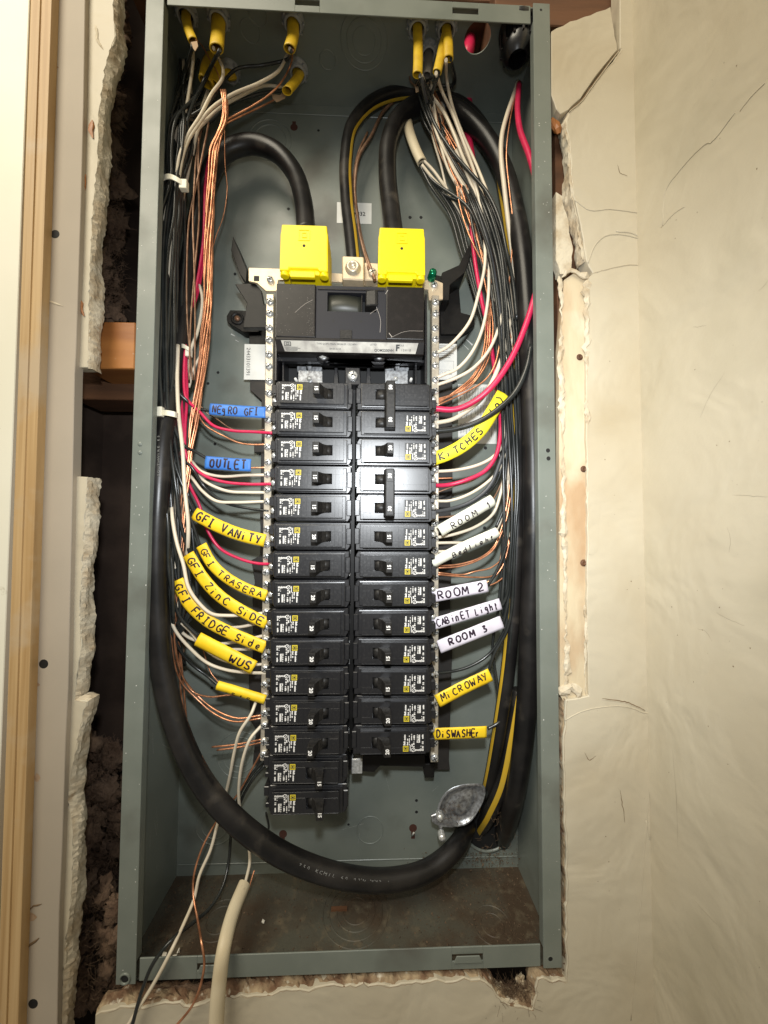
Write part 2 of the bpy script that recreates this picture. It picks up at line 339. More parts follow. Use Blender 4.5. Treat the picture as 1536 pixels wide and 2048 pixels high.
# cracks and marks in the paint: flat dark brown ribbon drawn for the groove, plus the lifted lip of paint
def ribbon(P, wd, m, name, parent, nrm=Vector((0, -1, 0)), taper=True):
    mb = MB(); n = len(P)
    for j in range(n):
        t = (P[min(j+1, n-1)]-P[max(j-1, 0)]).normalized(); s = t.cross(nrm).normalized()
        h = wd*.5*((.25+.75*math.sin(math.pi*(j+.5)/n)) if taper else 1)*random.uniform(.75, 1.2)
        mb.v += [P[j]+s*h, P[j]-s*h]
    for j in range(n-1): mb.f.append((2*j, 2*j+1, 2*j+3, 2*j+2)); mb.sm.append(False)
    return mb.build(name, m, parent)
def crack(px, wd, lip=.45, X=None, dark=True):
    lip *= .55; wd *= .4 if X else .8
    off = -.12
    F = (lambda a, b: atX(a, b, XC-.12)) if X else (lambda a, b: at(a, b, off))
    C = spline([F(*p) for p in px], 5); n = Vector((-1, 0, 0)) if X else Vector((0, -1, 0))
    C = [c+Vector((0 if X else random.gauss(0, .15), random.gauss(0, .15) if X else 0, random.gauss(0, .15))) for c in C]
    if dark: ribbon(C, wd, scuffm if (X and not lip) else crackm, 'crack', wall if not X else side, n)
    if lip:
        MB().tube([c+Vector((0, 0, -wd*.5-lip*.3))+n*.05 for c in C], lip, 6).build('paint_lip', cream if not X else creamr, wall if not X else side)
crack([(1238, 100), (1190, 163), (1164, 200), (1138, 222)], 2.4, .8)
crack([(1204, 1397), (1240, 1402), (1262, 1408), (1290, 1420)], 1.3, .5)
crack([(1130, 1440), (1170, 1420), (1250, 1412), (1296, 1426), (1308, 1420)], .6, .6, dark=False)
crack([(1176, 525), (1190, 490), (1210, 472), (1240, 468), (1290, 480)], .5, .8)
crack([(1150, 400), (1180, 420), (1220, 418), (1280, 426)], .5, .6, dark=False)
crack([(1180, 548), (1210, 540), (1260, 530), (1300, 532)], .5, .3)
crack([(1232, 462), (1270, 468), (1305, 500)], .5, 1.0, dark=False)
crack([(1306, 1460), (1300, 1560), (1290, 1690), (1282, 1800), (1268, 1960), (1262, 2040)], .4, .45, dark=False)
crack([(1292, 1640), (1302, 1680), (1322, 1690)], .7, .7)
crack([(1325, 450), (1332, 380), (1360, 340), (1410, 288), (1425, 282), (1470, 225)], .5, .55, X=1)
crack([(1322, 455), (1345, 430), (1370, 412)], .4, .3, X=1)
crack([(1480, 222), (1505, 190), (1530, 165)], .4, .4, X=1)
for a in ([(1400, 835), (1420, 790), (1450, 745)], [(1465, 990), (1500, 992), (1536, 994)], [(1455, 1055), (1461, 1085), (1458, 1105)], [(1432, 1225), (1460, 1240), (1490, 1252)], [(1388, 1800), (1410, 1825), (1440, 1855)], [(1395, 1258), (1410, 1262), (1424, 1282)], [(1385, 655), (1400, 653), (1412, 651)], [(1345, 1500), (1352, 1590), (1356, 1700)], [(1516, 582), (1528, 572), (1536, 560)]):
    crack(a, .55, 0, X=1)
for a in ([(1170, 1505), (1178, 1520), (1192, 1512)], [(1240, 1580), (1245, 1610), (1250, 1645)], [(1235, 330), (1240, 345), (1255, 352)]):
    crack(a, .7, 0)
mb = MB()
for i in range(70):
    if i < 40: p = atX(random.uniform(1330, 1530), random.uniform(50, 2000), XC-.1); n = (1, 2)
    else: p = at(random.uniform(1190, 1320), random.uniform(600, 2030), -.1); n = (0, 2)
    s = random.uniform(.12, .45); q = random.uniform(0, 6)
    vs = []
    for k in range(5):
        v = p.copy(); a = q+k*2*math.pi/5; v[n[0]] += s*math.cos(a)*random.uniform(.5, 1.3); v[n[1]] += s*1.3*math.sin(a)*random.uniform(.5, 1.3); vs.append(v)
    mb.add(vs, [(0, 1, 2, 3, 4)])
mb.build('paint_flecks', crackm, wall, kind='stuff')
crust([(1284, 340), (1293, 345), (1300, 348)], -.1, 2.0, gypsum, wall, 'paint_chip')
# dirty broken edge under the box
def lumps(name, cells, m, label=None, cat=None, parent=None, n=10, kind=None):
    mb = MB()
    for (px, py, Y, r) in cells:
        c = at(px, py, Y); nu, nv = 18, 12; k = len(mb.v); sd_ = random.uniform(0, 99)
        ph = [random.uniform(0, 6) for _ in range(6)]
        for j in range(nv+1):
            th = math.pi*j/nv
            for i in range(nu):
                q = 2*math.pi*i/nu
                dv_ = Vector((math.sin(th)*math.cos(q), math.sin(th)*math.sin(q), math.cos(th))); rr = r*(.85+.75*noise.fractal(dv_*1.6+Vector((sd_, 0, 0)), .6, 2.1, 4)+random.uniform(-.05, .05))
                mb.v.append(c+Vector((rr*math.sin(th)*math.cos(q), .55*rr*math.sin(th)*math.sin(q), 1.1*rr*math.cos(th))))
        for j in range(nv):
            for i in range(nu): mb.f.append((k+j*nu+i, k+j*nu+(i+1) % nu, k+(j+1)*nu+(i+1) % nu, k+(j+1)*nu+i)); mb.sm.append(True)
    return mb.build(name, m, parent, label=label, cat=cat, kind=kind)
def fibres(name, regions, m, label=None, cat=None, parent=None, count=300, kind='stuff', L=(4, 16), wd=.14):
    mb = MB()
    for _ in range(count):
        x0, x1, y0, y1, Ya, Yb = random.choice(regions)
        p = at(random.uniform(x0, x1), random.uniform(y0, y1), random.uniform(Ya, Yb))
        d = Vector((random.gauss(0, 1), random.gauss(0, .4), random.gauss(0, 1))).normalized(); l = random.uniform(*L); c = Vector((random.gauss(0, .3), -.3, random.gauss(0, .3)))*l
        Q = [p, p+d*l*.5+c*.5, p+d*l]; Q = [p.lerp(Q[1], .5)]*0+Q
        s = d.cross(Vector((0, 1, 0))).normalized()*wd
        k = len(mb.v)
        for q in Q: mb.v += [q+s, q-s, q+Vector((0, -wd, 0))]
        for j in (0, 1):
            for a, b in ((0, 1), (1, 2), (2, 0)): mb.f.append((k+3*j+a, k+3*j+b, k+3*j+3+b, k+3*j+3+a)); mb.sm.append(False)
    return mb.build(name, m, parent, label=label, cat=cat, kind=kind)
low = lumps('fibre_insulation', [(random.uniform(130, 240), random.uniform(1760, 2010), random.uniform(26, 50), random.uniform(6, 12)) for _ in range(46)]+[(240+i*11.5, 1992+random.uniform(-8, 14), random.uniform(18, 26), random.uniform(4, 7.5)) for i in range(64)], insul, 'matted brown insulation packed under the bottom edge of the panel', 'insulation')
fibres('loose_fibres', [(130, 260, 1780, 2010, 12, 30), (250, 640, 1962, 2012, 6, 14), (985, 1065, 1965, 2015, 3, 10)], dust, parent=low, count=2200, L=(3, 12), wd=.1)
crust([(300, 1975), (420, 1972), (560, 1968), (700, 1962), (850, 1956), (960, 1950)], 9, 3.2, insul, low, 'fibre_clump')
crust([(985, 1978), (1000, 1995), (1035, 2008), (1062, 2016), (1070, 1990), (1073, 1965)], 2, 2.4, gypsum, wall)
lumps('insulation_clump', [(random.uniform(990, 1066), random.uniform(1960, 2008), 10, random.uniform(4, 7)) for _ in range(14)], mat('pale_fibre', (.42, .31, .19), .95, c2=(.62, .53, .38), scale=200, bump=1.5, bscale=300), 'tuft of pale fibre in the broken hole under the right end of the panel', 'insulation')
crust([(330, 2006), (390, 2012), (430, 1998), (500, 1990), (600, 1980)], 3, 2.0, insul, wall)

# ---- left side: pale wall, pine trim, taupe strip, plaster edge, cavity
def strip(name, lx, rx, Y, th, m, **kw):
    """vertical strip between two pixel edges given as (y,x) lists"""
    P = [(x, y) for y, x in lx]+[(x, y) for y, x in rx][::-1]
    return slab(name, P, Y, th, m, **kw)
a0, a1 = at(61, 0, -4), at(1, 1800, -4)
MB().prism([(at(61, 0, -4).x-1, zt), (at(-7, 2048, -4).x-.6, zb), (-430, zb), (-430, zt)], 'y', -6, 16).build('pale_wall', leftwall, None, bev=.5, kind='structure')
trim = empty('wood_trim', at(60, 1024, 0), 'pine wood trim running up the left side beside the pale wall', 'wood trim')
def lean(x_top, x_bot, Y):
    return at(x_top, 0, Y).x, at(x_bot, 2048, Y).x
def plankseg(xt0, xb0, xt1, xb1, Y0, Y1, name, m, par):
    a, b = lean(xt0, xb0, Y0); c, d = lean(xt1, xb1, Y0); z0, z1 = at(60, 0, Y0).z, at(60, 2048, Y0).z
    def ex(u, v, z): return u+(v-u)*(z-z0)/(z1-z0)
    pl = [(ex(a, b, zt), zt), (ex(a, b, zb), zb), (ex(c, d, zb), zb), (ex(c, d, zt), zt)]
    return MB().prism(pl, 'y', Y0, Y1).build(name, m, par, bev=.7, seg=2)
plankseg(61, -7, 80, 12, -11.4, 14, 'outer_board', pine, trim)
plankseg(80.3, 12.3, 103, 36, -10.2, 14, 'inner_board', pine, trim)
ts = strip('taupe_strip', [(-60, 106), (0, 104), (118, 103), (130, 112), (145, 103), (430, 90), (470, 88), (560, 91), (590, 84), (700, 84), (1000, 73), (1340, 62), (1352, 72), (1380, 62), (1500, 54), (1560, 60), (1640, 50), (1830, 46), (1860, 56), (1900, 44), (2110, 36)],
           [(-60, 172), (0, 170), (200, 167), (400, 162), (700, 152), (750, 149), (1000, 144), (1380, 136), (1480, 131), (1700, 124), (1830, 118), (2110, 113)], -3, 9, greystrip, bev=.4, label='taupe painted wall strip between the pine trim and the broken plaster', cat='wall strip')
for px, py in ((110, 468), (87, 1328), (66, 2008)):
    p = at(px, py, -3.1); MB().lathe((p.x, p.z), 'y', [(.05, -2.6), (2.2, -2.9), (3.0, -3.15), (3.6, -3.05), (3.9, -2.9)], 14).cyl((p.x, p.z), 2.7, 'y', -3.12, -3.02, 14).build('nail_dimple', pitp, ts)
for pts in ([(86, 600), (100, 603), (126, 612)], [(44, 1905), (60, 1890), (78, 1876)], [(54, 1825), (66, 1812), (84, 1808)]):
    crust(pts, -3.2, 1.0, gypsum if pts[0][1] == 600 else crackm, ts, 'torn_edge')
for px, py in ((108, 134), (70, 1370), (75, 1556), (65, 1835)):
    p = at(px, py, -3.25); MB().add([(p.x+s*random.uniform(2, 4)*math.cos(k), -3.15, p.z+4*s*math.sin(k)) for k, s in zip([0, 1, 2, 3, 4, 5], [1, .7, 1.1, .8, 1, .7])], [(0, 1, 2, 3, 4, 5)]).build('torn_patch', mat('torn_paper', (.30, .19, .11), .9, c2=(.42, .30, .2), scale=200) if 'torn_paper' not in MATS else MATS['torn_paper'], ts)
pe = empty('plaster_edge', at(180, 300, 2), 'broken cream plaster edge left of the open wall cavity, upper half', 'plaster')
slab('plaster_layer', [(170, -60), (172, 0)]+[(167, 200), (164, 400), (156, 600), (150, 735)]+jag([(178, 735), (178, 650), (182, 500), (188, 400), (196, 330), (198, 280), (197, 230), (205, 180), (214, 120), (232, 70), (228, 30), (230, -60)], 3, 9), 1.5, 10, cream, pe, bev=.5)
fracture([(228, -60), (228, 30), (230, 70), (214, 118), (205, 180), (198, 230), (198, 280), (195, 330), (188, 400), (182, 500), (178, 650), (177, 735)], 1, gypsum, pe, d0=1.6, grow=3)
crust([(190, 50), (195, 80), (206, 98)], 1.2, 1.6, gypsum, pe); crust([(168, 380), (163, 500), (156, 640), (152, 736)], 1.2, 1.2, cream, pe, amp=.25)
for pts in ([(184, 240), (180, 262), (186, 276)], [(170, 348), (166, 372), (165, 388)], [(158, 596), (162, 618), (168, 632)]): crust(pts, .8, 2.4, owood, pe, 'torn_paper')
pf = empty('plaster_edge', at(150, 1300, 2), 'broken cream plaster edge left of the open wall cavity, lower half', 'plaster')
slab('plaster_layer', [(144, 952)]+jag([(176, 954), (170, 1050), (165, 1150), (160, 1250), (162, 1310), (152, 1380), (150, 1400), (176, 1402), (160, 1460), (150, 1510), (142, 1560), (136, 1600), (146, 1650), (147, 1700), (144, 1780), (140, 1830), (130, 1900), (127, 1960), (122, 2100)], 3, 9)+[(114, 2100), (118, 1830), (131, 1480), (137, 1380)], 1.5, 10, cream, pf, bev=.5)
crust([(174, 958), (171, 1050), (166, 1150), (161, 1250), (163, 1310), (155, 1375)], 7, 3.2, gypsum, pf)
crust([(174, 1402), (160, 1450), (150, 1510), (140, 1580)], 7, 3.4, gypsum, pf)
fracture([(176, 954), (170, 1050), (165, 1150), (160, 1250), (162, 1310), (152, 1380), (150, 1400), (174, 1404), (160, 1460), (150, 1510), (142, 1560), (136, 1600), (146, 1650), (147, 1700), (144, 1780), (140, 1830), (130, 1900), (127, 1960), (122, 2100)], 1, gypsum, pf, d0=1.6, grow=3)
crust([(148, 975), (147, 1100), (142, 1250), (138, 1370)], 1.0, 1.0, gypsum, pf)
crust([(133, 1820), (126, 1900), (124, 1960), (120, 2060)], 6, 4, gypsum, pf)
# cavity
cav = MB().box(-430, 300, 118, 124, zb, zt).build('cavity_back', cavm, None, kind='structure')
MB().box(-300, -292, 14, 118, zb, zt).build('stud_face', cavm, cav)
pbox('blocking', owood, 168, 268, 642, 738, 22, 44, label='orange brown timber block bridging the wall cavity left of the panel', cat='timber block')
pbox('block_shade_board', dwood, 145, 268, 742, 800, 58, 40, label='dark board added for the shade just below the orange block in the cavity', cat='timber block')  # dark board stands in for the shade under the orange block
i1 = lumps('fibre_insulation', [(random.uniform(185, 240), random.uniform(-20, 110), random.uniform(45, 80), random.uniform(9, 16)) for _ in range(12)]+[(random.uniform(192, 236), random.uniform(190, 390), random.uniform(55, 90), random.uniform(8, 14)) for _ in range(22)]+[(random.uniform(180, 232), random.uniform(430, 640), random.uniform(60, 95), random.uniform(9, 15)) for _ in range(22)], insul, 'clumps of brown insulation in the cavity above the orange timber block', 'insulation')
fibres('loose_fibres', [(185, 250, 0, 630, 36, 80)], insul, parent=i1, count=2600, L=(3, 11), wd=.1)
i2 = lumps('fibre_insulation', [(random.uniform(145, 238), random.uniform(1480, 1700), random.uniform(55, 90), random.uniform(9, 15)) for _ in range(30)], insul, 'clump of dark brown insulation low in the left cavity', 'insulation')
fibres('loose_fibres', [(140, 238, 1480, 1760, 36, 80)], insul, parent=i2, count=1800, L=(3, 11), wd=.1)
lumps('plaster_tuft', [(158, 1372, 9, 3.4), (162, 1378, 9, 2.4), (170, 1415, 8, 3.5)], gypsum, 'small white plaster tuft on the lower broken edge', 'plaster')

# ================================================================== THE PANEL BOX
HW, HH, DP = 181.0, 422.5, 87.3
box = empty('panel_box', (0, 87, -422), 'open grey steel electrical panel box set into the wall', 'electrical box')
MB().box(-HW+1.2, HW-1.2, DP, DP+1.2, -HH, HH).build('back_wall', paint, box)
for s, nm in ((-1, 'side_wall'), (1, 'side_wall')):
    x0, x1 = sorted((s*HW, s*(HW-1.2))); MB().box(x0, x1, 1.3, DP+1.2, -HH+1.3, HH-1.3).build(nm, paint, box)
    x0, x1 = sorted((s*HW, s*(HW-15.5))); f = MB().box(x0, x1, 0, 1.25, -HH-.5 if s < 0 else -HH, HH+.5).build('flange', paint, box, bev=.5, seg=2)
    # folded return behind the flange edge
    x0, x1 = sorted((s*(HW-15.5), s*(HW-14.4))); MB().box(x0, x1, 1.3, 7, -HH+16, HH-16).build('flange_return', paint, box)
bw = MB().box(-HW+1.25, HW-1.25, 2.6, DP-.05, -HH, -HH+1.2).build('bottom_wall', paint_dusty, box)
# top wall with an open round knockout
kc = atZ(955, 76, HH-1.2); kr = 12.6
def round_plate(x0, x1, y0, y1, z0, z1, cx, cy, r, n=32):
    mb = MB(); ang = [2*math.pi*i/n for i in range(n)]
    sq = []
    hw = r+4
    for q in ang:
        u, v = math.cos(q), math.sin(q); k = hw/max(abs(u), abs(v)); sq.append((cx+u*k, cy+v*k))
    for z in (z0, z1):
        k0 = len(mb.v); mb.v += [Vector((cx+r*math.cos(q), cy+r*math.sin(q), z)) for q in ang]+[Vector((p[0], p[1], z)) for p in sq]
        for i in range(n): j = (i+1) % n; mb.f.append((k0+i, k0+j, k0+n+j, k0+n+i)); mb.sm.append(False)
    for i in range(n): j = (i+1) % n; mb.f.append((i, j, 2*n+j, 2*n+i)); mb.sm.append(True)
    return mb, hw
mb, hw = round_plate(0, 0, 0, 0, HH-1.2, HH, kc.x, kc.y, kr)
cx, cy = kc.x, kc.y
for (a, b, c, d) in ((-HW+1.25, cx-hw, 2.6, DP-.05), (cx+hw, HW-1.25, 2.6, DP-.05), (cx-hw, cx+hw, 2.6, cy-hw), (cx-hw, cx+hw, cy+hw, DP-.05)):
    if b > a and d > c: mb.box(a, b, c, d, HH-1.2, HH)
tw = mb.build('top_wall', paint, box)
# lips of top and bottom between the flanges
def lip(z0, z1, name, slots):
    xs = -HW+17.3; xe = HW-17.3; edges = [xs]
    mb = MB()
    cur = xs
    for (sx, sw) in sorted(slots):
        mb.box(cur, sx, 1.6, 2.7, z0, z1); mb.box(sx, sx+sw, 1.6, 2.7, z0, z0+(z1-z0)*.36); mb.box(sx, sx+sw, 1.6, 2.7, z0+(z1-z0)*.68, z1); cur = sx+sw
    mb.box(cur, xe, 1.6, 2.7, z0, z1)
    return mb.build(name, paint, box, bev=.25)
sl = [at(394, 1935, 1.6).x, at(904, 1908, 1.6).x]
lb = lip(-HH, -HH+17.5, 'bottom_lip', [(sl[0], 24), (sl[1], 26)])
for sx, sw in ((sl[0], 24), (sl[1], 26)):
    MB().prism([(sx+1, -HH+6.5), (sx+sw-1, -HH+6.5), (sx+sw-3.5, -HH+12.2), (sx+3.5, -HH+12.2)], 'y', -.2, .6).build('lip_tab', paint, lb, bev=.3)
lip(HH-17.5, HH, 'top_lip', [(at(905, 18, 1.6).x, 24), (at(590, 4, 1.6).x, 22)])
MB().box(-HW+16, HW-16, 2.75, 3.9, -HH+1.3, -HH+4).build('lip_fold', paint_dusty, box)
def hole(px, py, r, Y=DP, parent=box, name='screw_hole', rim=True):
    p = at(px, py, Y); mb = MB()
    if rim: mb.lathe((p.x, p.z), 'y', [(r+.6, Y), (r+.15, Y-.18), (r, Y-.1), (r*.98, Y-.02)], 14).build('hole_rim', paint, parent)
    MB().cyl((p.x, p.z), r, 'y', Y-.04, Y-.01, 14, smooth=False).build(name, pitp, parent)
for x, y, r in ((577, 418, 1.7), (820, 435, 1.9), (842, 435, 1.9), (637, 261, 1.5), (430, 888, 1.7), (436, 745, 1.6), (418, 660, 1.6), (416, 767, 1.6), (971, 896, 1.9), (969, 1056, 1.9), (963, 1368, 1.9), (424, 1376, 1.7), (833, 1601, 1.6), (833, 1624, 1.6), (697, 1649, 1.3), (470, 548, 1.6), (955, 482, 1.6), (940, 570, 1.6)): hole(x, y, r)
for x, y in ((280, 888), (280, 905), (1096, 901), (1097, 917), (1101, 1918), (1082, 20)):
    left = x < 400
    p = at(x, y, 0)
    if left: MB().lathe((p.x, p.z), 'y', [(.05, -.9), (1.3, -.8), (1.9, -.3), (2.1, .1)], 14).build('rivet', paint, box)
    else: hole(x, y, 1.9 if y > 100 else 1.2, Y=0)
p = at(250, 1957, 0)   # screw boss at the lower left corner
MB().lathe((p.x, p.z), 'y', [(3.1, .1), (3.3, -1.0), (4.2, -1.1), (4.6, -.5), (4.7, .1)], 24).build('screw_boss', paint, box); MB().cyl((p.x, p.z), 3.0, 'y', -.06, .0, 16).build('boss_bore', pitp, box)
# keyholes
for x, y, s in ((588, 258, 1), (566, 1672, -1), (826, 1660, -1)):
    p = at(x, y, DP); mb = MB(); mb.cyl((p.x, p.z-2*s*-s), 4.2, 'y', DP-.05, DP-.02, 16, smooth=False); mb.box(p.x-2, p.x+2, DP-.07, DP-.03, p.z-(9 if s < 0 else -1), p.z+(9 if s > 0 else 1))
    mb.build('keyhole', mat('rust_hole', (.06, .02, .012), .9) if 'rust_hole' not in MATS else MATS['rust_hole'], box)
p = at(826, 1660, DP-2); MB().tube([p+Vector((-1, 0, -6)), p+Vector((0, -6, 2))], .9, 6).build('nail', zinc, box)
# concentric knockouts stamped into the walls
def knock(c, axis, radii, parent, m=paint, h=.6):
    for r in radii:
        if axis == 'y': MB().lathe((c.x, c.z), 'y', [(r+.55, c.y), (r+.2, c.y-h), (r-.2, c.y-h), (r-.55, c.y)], 40).build('knockout_ring', m, parent)
        else:
            sg = -1 if c.z > 0 else 1
            MB().lathe((c.x, c.y), 'z', [(r+.55, c.z), (r+.2, c.z+sg*h), (r-.2, c.z+sg*h), (r-.55, c.z)], 40).build('knockout_ring', m, parent)
def topk(px, py, radii):
    c = atZ(px, py, HH-1.2); knock(c, 'z', radii, tw)
topk(728, 82, (11, 17, 23)); topk(500, 62, (9,)); topk(655, 120, (8,)); topk(515, 30, (8,))
c = atZ(712, 1822, -HH+1.2); knock(c, 'z', (12, 18, 25, 31), bw, paint_dusty, .7)
c = atZ(440, 1840, -HH+1.2); knock(c, 'z', (12, 18), bw, paint_dusty, .7)
c = atZ(985, 1850, -HH+1.2); knock(c, 'z', (10, 17), bw, paint_dusty, .7)
for x, y, rr in ((540, 280, (18, 24)), (480, 1510, (12, 18, 24)), (740, 1660, (14,)), (430, 1650, (14, 20))): knock(at(x, y, DP), 'y', rr, box)
MB().box(at(655, 1856, 20).x, at(690, 1856, 20).x, 48, 51, -HH+1.25, -HH+3.2).build('bottom_burr', dwood, bw)
# the shallow bead where the back meets top and bottom
MB().box(-HW+2, HW-2, DP-1.0, DP-.1, HH-13.5, HH-12).build('fold_line', paint, box, bev=.4); MB().box(-HW+2, HW-2, DP-1.0, DP-.1, -HH+12, -HH+13.5).build('fold_line', paint, box, bev=.4)
# scratches on the paint
scr = mat('bare_scratch', (.62, .62, .58), .5)
mb = MB()
for _ in range(34):
    if random.random() < .5: p = Vector((random.uniform(-150, 150), DP-.03, random.uniform(-400, -250))); d = Vector((random.gauss(0, 1), 0, random.gauss(0, 1))).normalized(); s = d.cross(Vector((0, 1, 0)))
    else: p = Vector((-HW+1.25, random.uniform(15, 80), random.uniform(-400, -180))); d = Vector((0, random.gauss(0, .6), 1)).normalized(); s = d.cross(Vector((1, 0, 0)))
    l = random.uniform(5, 26); wd = random.uniform(.03, .09)
    mb.add([p-s*wd, p+s*wd, p+d*l+s*.02, p+d*l-s*.02], [(0, 1, 2, 3)])
for a, b, wd in (((932, 678), (945, 690), .9), ((926, 688), (937, 699), .35), ((470, 672), (462, 668), .7), ((478, 684), (471, 680), .35)):
    p, q = at(*a, DP-.04), at(*b, DP-.04); s = (q-p).cross(Vector((0, 1, 0))).normalized()*wd; mb.add([p-s*.3, p+s*.3, q+s, q-s], [(0, 1, 2, 3)])
for _ in range(120):
    sx = random.choice([-1, 1]); x = sx*random.uniform(HW-15, HW-1); z = random.uniform(-HH+5, HH-5); q = random.uniform(.1, .45); a_ = random.uniform(0, 6)
    mb.add([(x+q*random.uniform(.5, 1.6)*math.cos(a_+k), -.03, z+q*random.uniform(.5, 1.6)*math.sin(a_+k)) for k in (0, 1.3, 2.6, 3.9, 5.1)], [(0, 1, 2, 3, 4)])
mb.build('paint_scratches', scr, box, kind='stuff')
# debris on the floor of the box
mb = MB()
for _ in range(2600):
    x = random.uniform(-HW+6, HW-6); y = random.uniform(6, DP-3)
    if random.random() < .5: x = random.choice([-1, 1])*(HW-6-abs(random.gauss(0, 38)))
    s = random.uniform(.3, 1.2); mb.add([(x+random.uniform(-s, s), y+random.uniform(-s, s), -HH+1.25+random.uniform(0, s)) for _ in range(4)], [(0, 1, 2), (0, 2, 3), (0, 3, 1), (1, 3, 2)])
mb.build('floor_debris', dust, None, kind='stuff', label='brown crumbs and dust scattered over the floor of the panel', cat='debris')
for (px, py, r) in ((328, 1912, 3), (350, 1915, 2.5), (358, 1900, 2), (526, 1843, 1.6)):
    c = atZ(px, py, -HH+3); lumps_c = MB(); q = [Vector((random.gauss(0, 1), random.gauss(0, 1), random.gauss(0, 1))).normalized()*r*random.uniform(.7, 1.3)+c for _ in range(8)]
    bm = bmesh.new(); [bm.verts.new(v*.001) for v in q]; bmesh.ops.convex_hull(bm, input=bm.verts[:]); me = bpy.data.meshes.new('plaster_crumb'); bm.to_mesh(me); bm.free(); me.materials.append(whitec)
    o = bpy.data.objects.new('plaster_crumb', me); COL.objects.link(o); setp(o, {328: 'white plaster crumb leaning on the bottom lip, leftmost', 350: 'white plaster crumb on the bottom lip, second from left', 358: 'plaster crumb standing highest above the left end of the bottom lip', 526: 'lone pale crumb in the middle of the dirty box floor'}[px], 'crumb', 'plaster crumbs in the box')
# ---- cable connectors in the top wall
def connector(px, py, label, r=8.6, dark=False, z=HH-8):
    c = atZ(px, py, z); c.y = max(r*1.2+4, min(c.y, DP-r-1))
    o = empty('cable_connector', (c.x, c.y, HH-2), label, 'cable connector', 'cable connectors in the top wall')
    m = blackp if dark else clampm
    MB().lathe((c.x, c.y), 'z', [(r*.70, HH-2), (r*.72, z+.5), (r*.78, z-.4), (r*.95, z), (r, z+1.4), (r*1.04, HH-4), (r*1.2, HH-3.6), (r*1.2, HH-1.3)], 24).build('collar', m, o)
    for k in range(8):
        q = 2*math.pi*k/8; x, y = c.x+r*1.12*math.cos(q), c.y+r*1.12*math.sin(q); MB().box(x-.8, x+.8, y-.8, y+.8, z+1.6, HH-3.8).build('rib', m, o, bev=.2)
    MB().cyl((c.x, c.y), r*.7, 'z', HH-3, HH-2.4, 20).build('throat', pitp, o)
    return c
C1 = connector(372, 36, 'grey cable connector in the far left corner of the top wall')
C2 = connector(437, 44, 'grey cable connector second from left in the top wall, wide yellow cable')
C3 = connector(586, 52, 'grey cable connector standing alone in the middle left of the top wall')
C4 = connector(835, 62, 'grey cable connector just right of the big stamped rings')
C5 = connector(893, 64, 'grey cable connector left of the open red hole')
C6 = connector(596, 150, 'grey cable connector at the back, holding the short bent yellow cable')
C7 = connector(460, 152, 'grey cable connector at the back left, half hidden by wires')
C8 = connector(857, 110, 'dark grey cable connector at the back between two front connectors', r=7)
bc = atZ(1034, 95, HH-18)
bu = empty('black_bushing', (bc.x, bc.y, HH-2), 'large ribbed black cable bushing in the right corner of the top wall', 'bushing')
MB().lathe((bc.x, bc.y), 'z', [(8, HH-30), (10.5, HH-28), (14, HH-23), (15, HH-16), (15, HH-6), (17, HH-5), (17, HH-1.3)], 24).build('gland_nut', blackp, bu)
for k in range(12):
    q = 2*math.pi*k/12; MB().box(bc.x+15*math.cos(q)-1, bc.x+15*math.cos(q)+1, bc.y+15*math.sin(q)-1, bc.y+15*math.sin(q)+1, HH-21, HH-6).build('rib', blackp, bu, bev=.3)

# ================================================================== STICKERS
def sticker(name, px0, py0, px1, py1, Y, label, lines=None, r=1.5):
    a, b = at(px0, py0, Y), at(px1, py1, Y); o = empty(name, ((a.x+b.x)/2, Y, (a.z+b.z)/2), label, 'sticker')
    MB().box(a.x, b.x, Y, Y+.12, b.z, a.z).build('backing', paper, o, bev=.05)
    return o, a, b
s1, a, b = sticker('serial_sticker', 489, 688, 540, 760, DP-13.4, 'white sticker with a long serial number left of the breakers')
me = text_mesh('24433101391', 5.6, printk); inst(me, 'serial_number', s1, ((a.x+4.2)-(a.x+b.x)/2, -.1, 0), (FACE, math.radians(90), 0))
s2, a, b = sticker('number_sticker', 674, 404, 743, 448, DP-.3, 'small white number sticker behind the ground wire')
me = text_mesh('4332', 6.4, printk, bold=.1); inst(me, 'number', s2, (6.2, -.1, -1), (FACE, 0, 0))
s3, a, b = sticker('rating_sticker', 876, 687, 914, 760, DP-13.4, 'small white rating sticker beside the right terminal bar, with a boxed panel of fine print')
mb = MB()
for i in range(7): mb.box(a.x+1.5, a.x+1.5+random.uniform(9, 17), DP-13.46, DP-13.41, a.z-3-i*2.1, a.z-2.2-i*2.1)
for (u0, u1, v0, v1) in ((1.5, 17, 19, 19.3), (1.5, 17, 29, 29.3), (1.5, 1.8, 19, 29.3), (16.7, 17, 19, 29.3)): mb.box(a.x+u0, a.x+u1, DP-13.46, DP-13.41, a.z-v1, a.z-v0)
mb.box(a.x+7, a.x+16, DP-13.46, DP-13.41, a.z-32, a.z-31); mb.box(a.x+7, a.x+15, DP-13.46, DP-13.41, a.z-34, a.z-33.2)
mb.lathe((a.x+3.6, a.z-32.4), 'y', [(1.7, DP-13.45), (1.4, DP-13.47)], 16); mb.build('fine_print', printg, s3)
s4, a, b = sticker('wiring_sticker', 916, 768, 1004, 888, DP-.3, 'large white instruction sticker on the back wall behind the red wire')
mb = MB()
for r_ in range(3):
    for c_ in range(24):
        x = a.x+2+c_*1.75; zt_ = a.z-3-r_*20; L = random.uniform(8, 17); mb.box(x, x+.75, DP-.36, DP-.31, zt_-L, zt_-random.uniform(0, 1.5))
mb.build('fine_print', printg, s4)

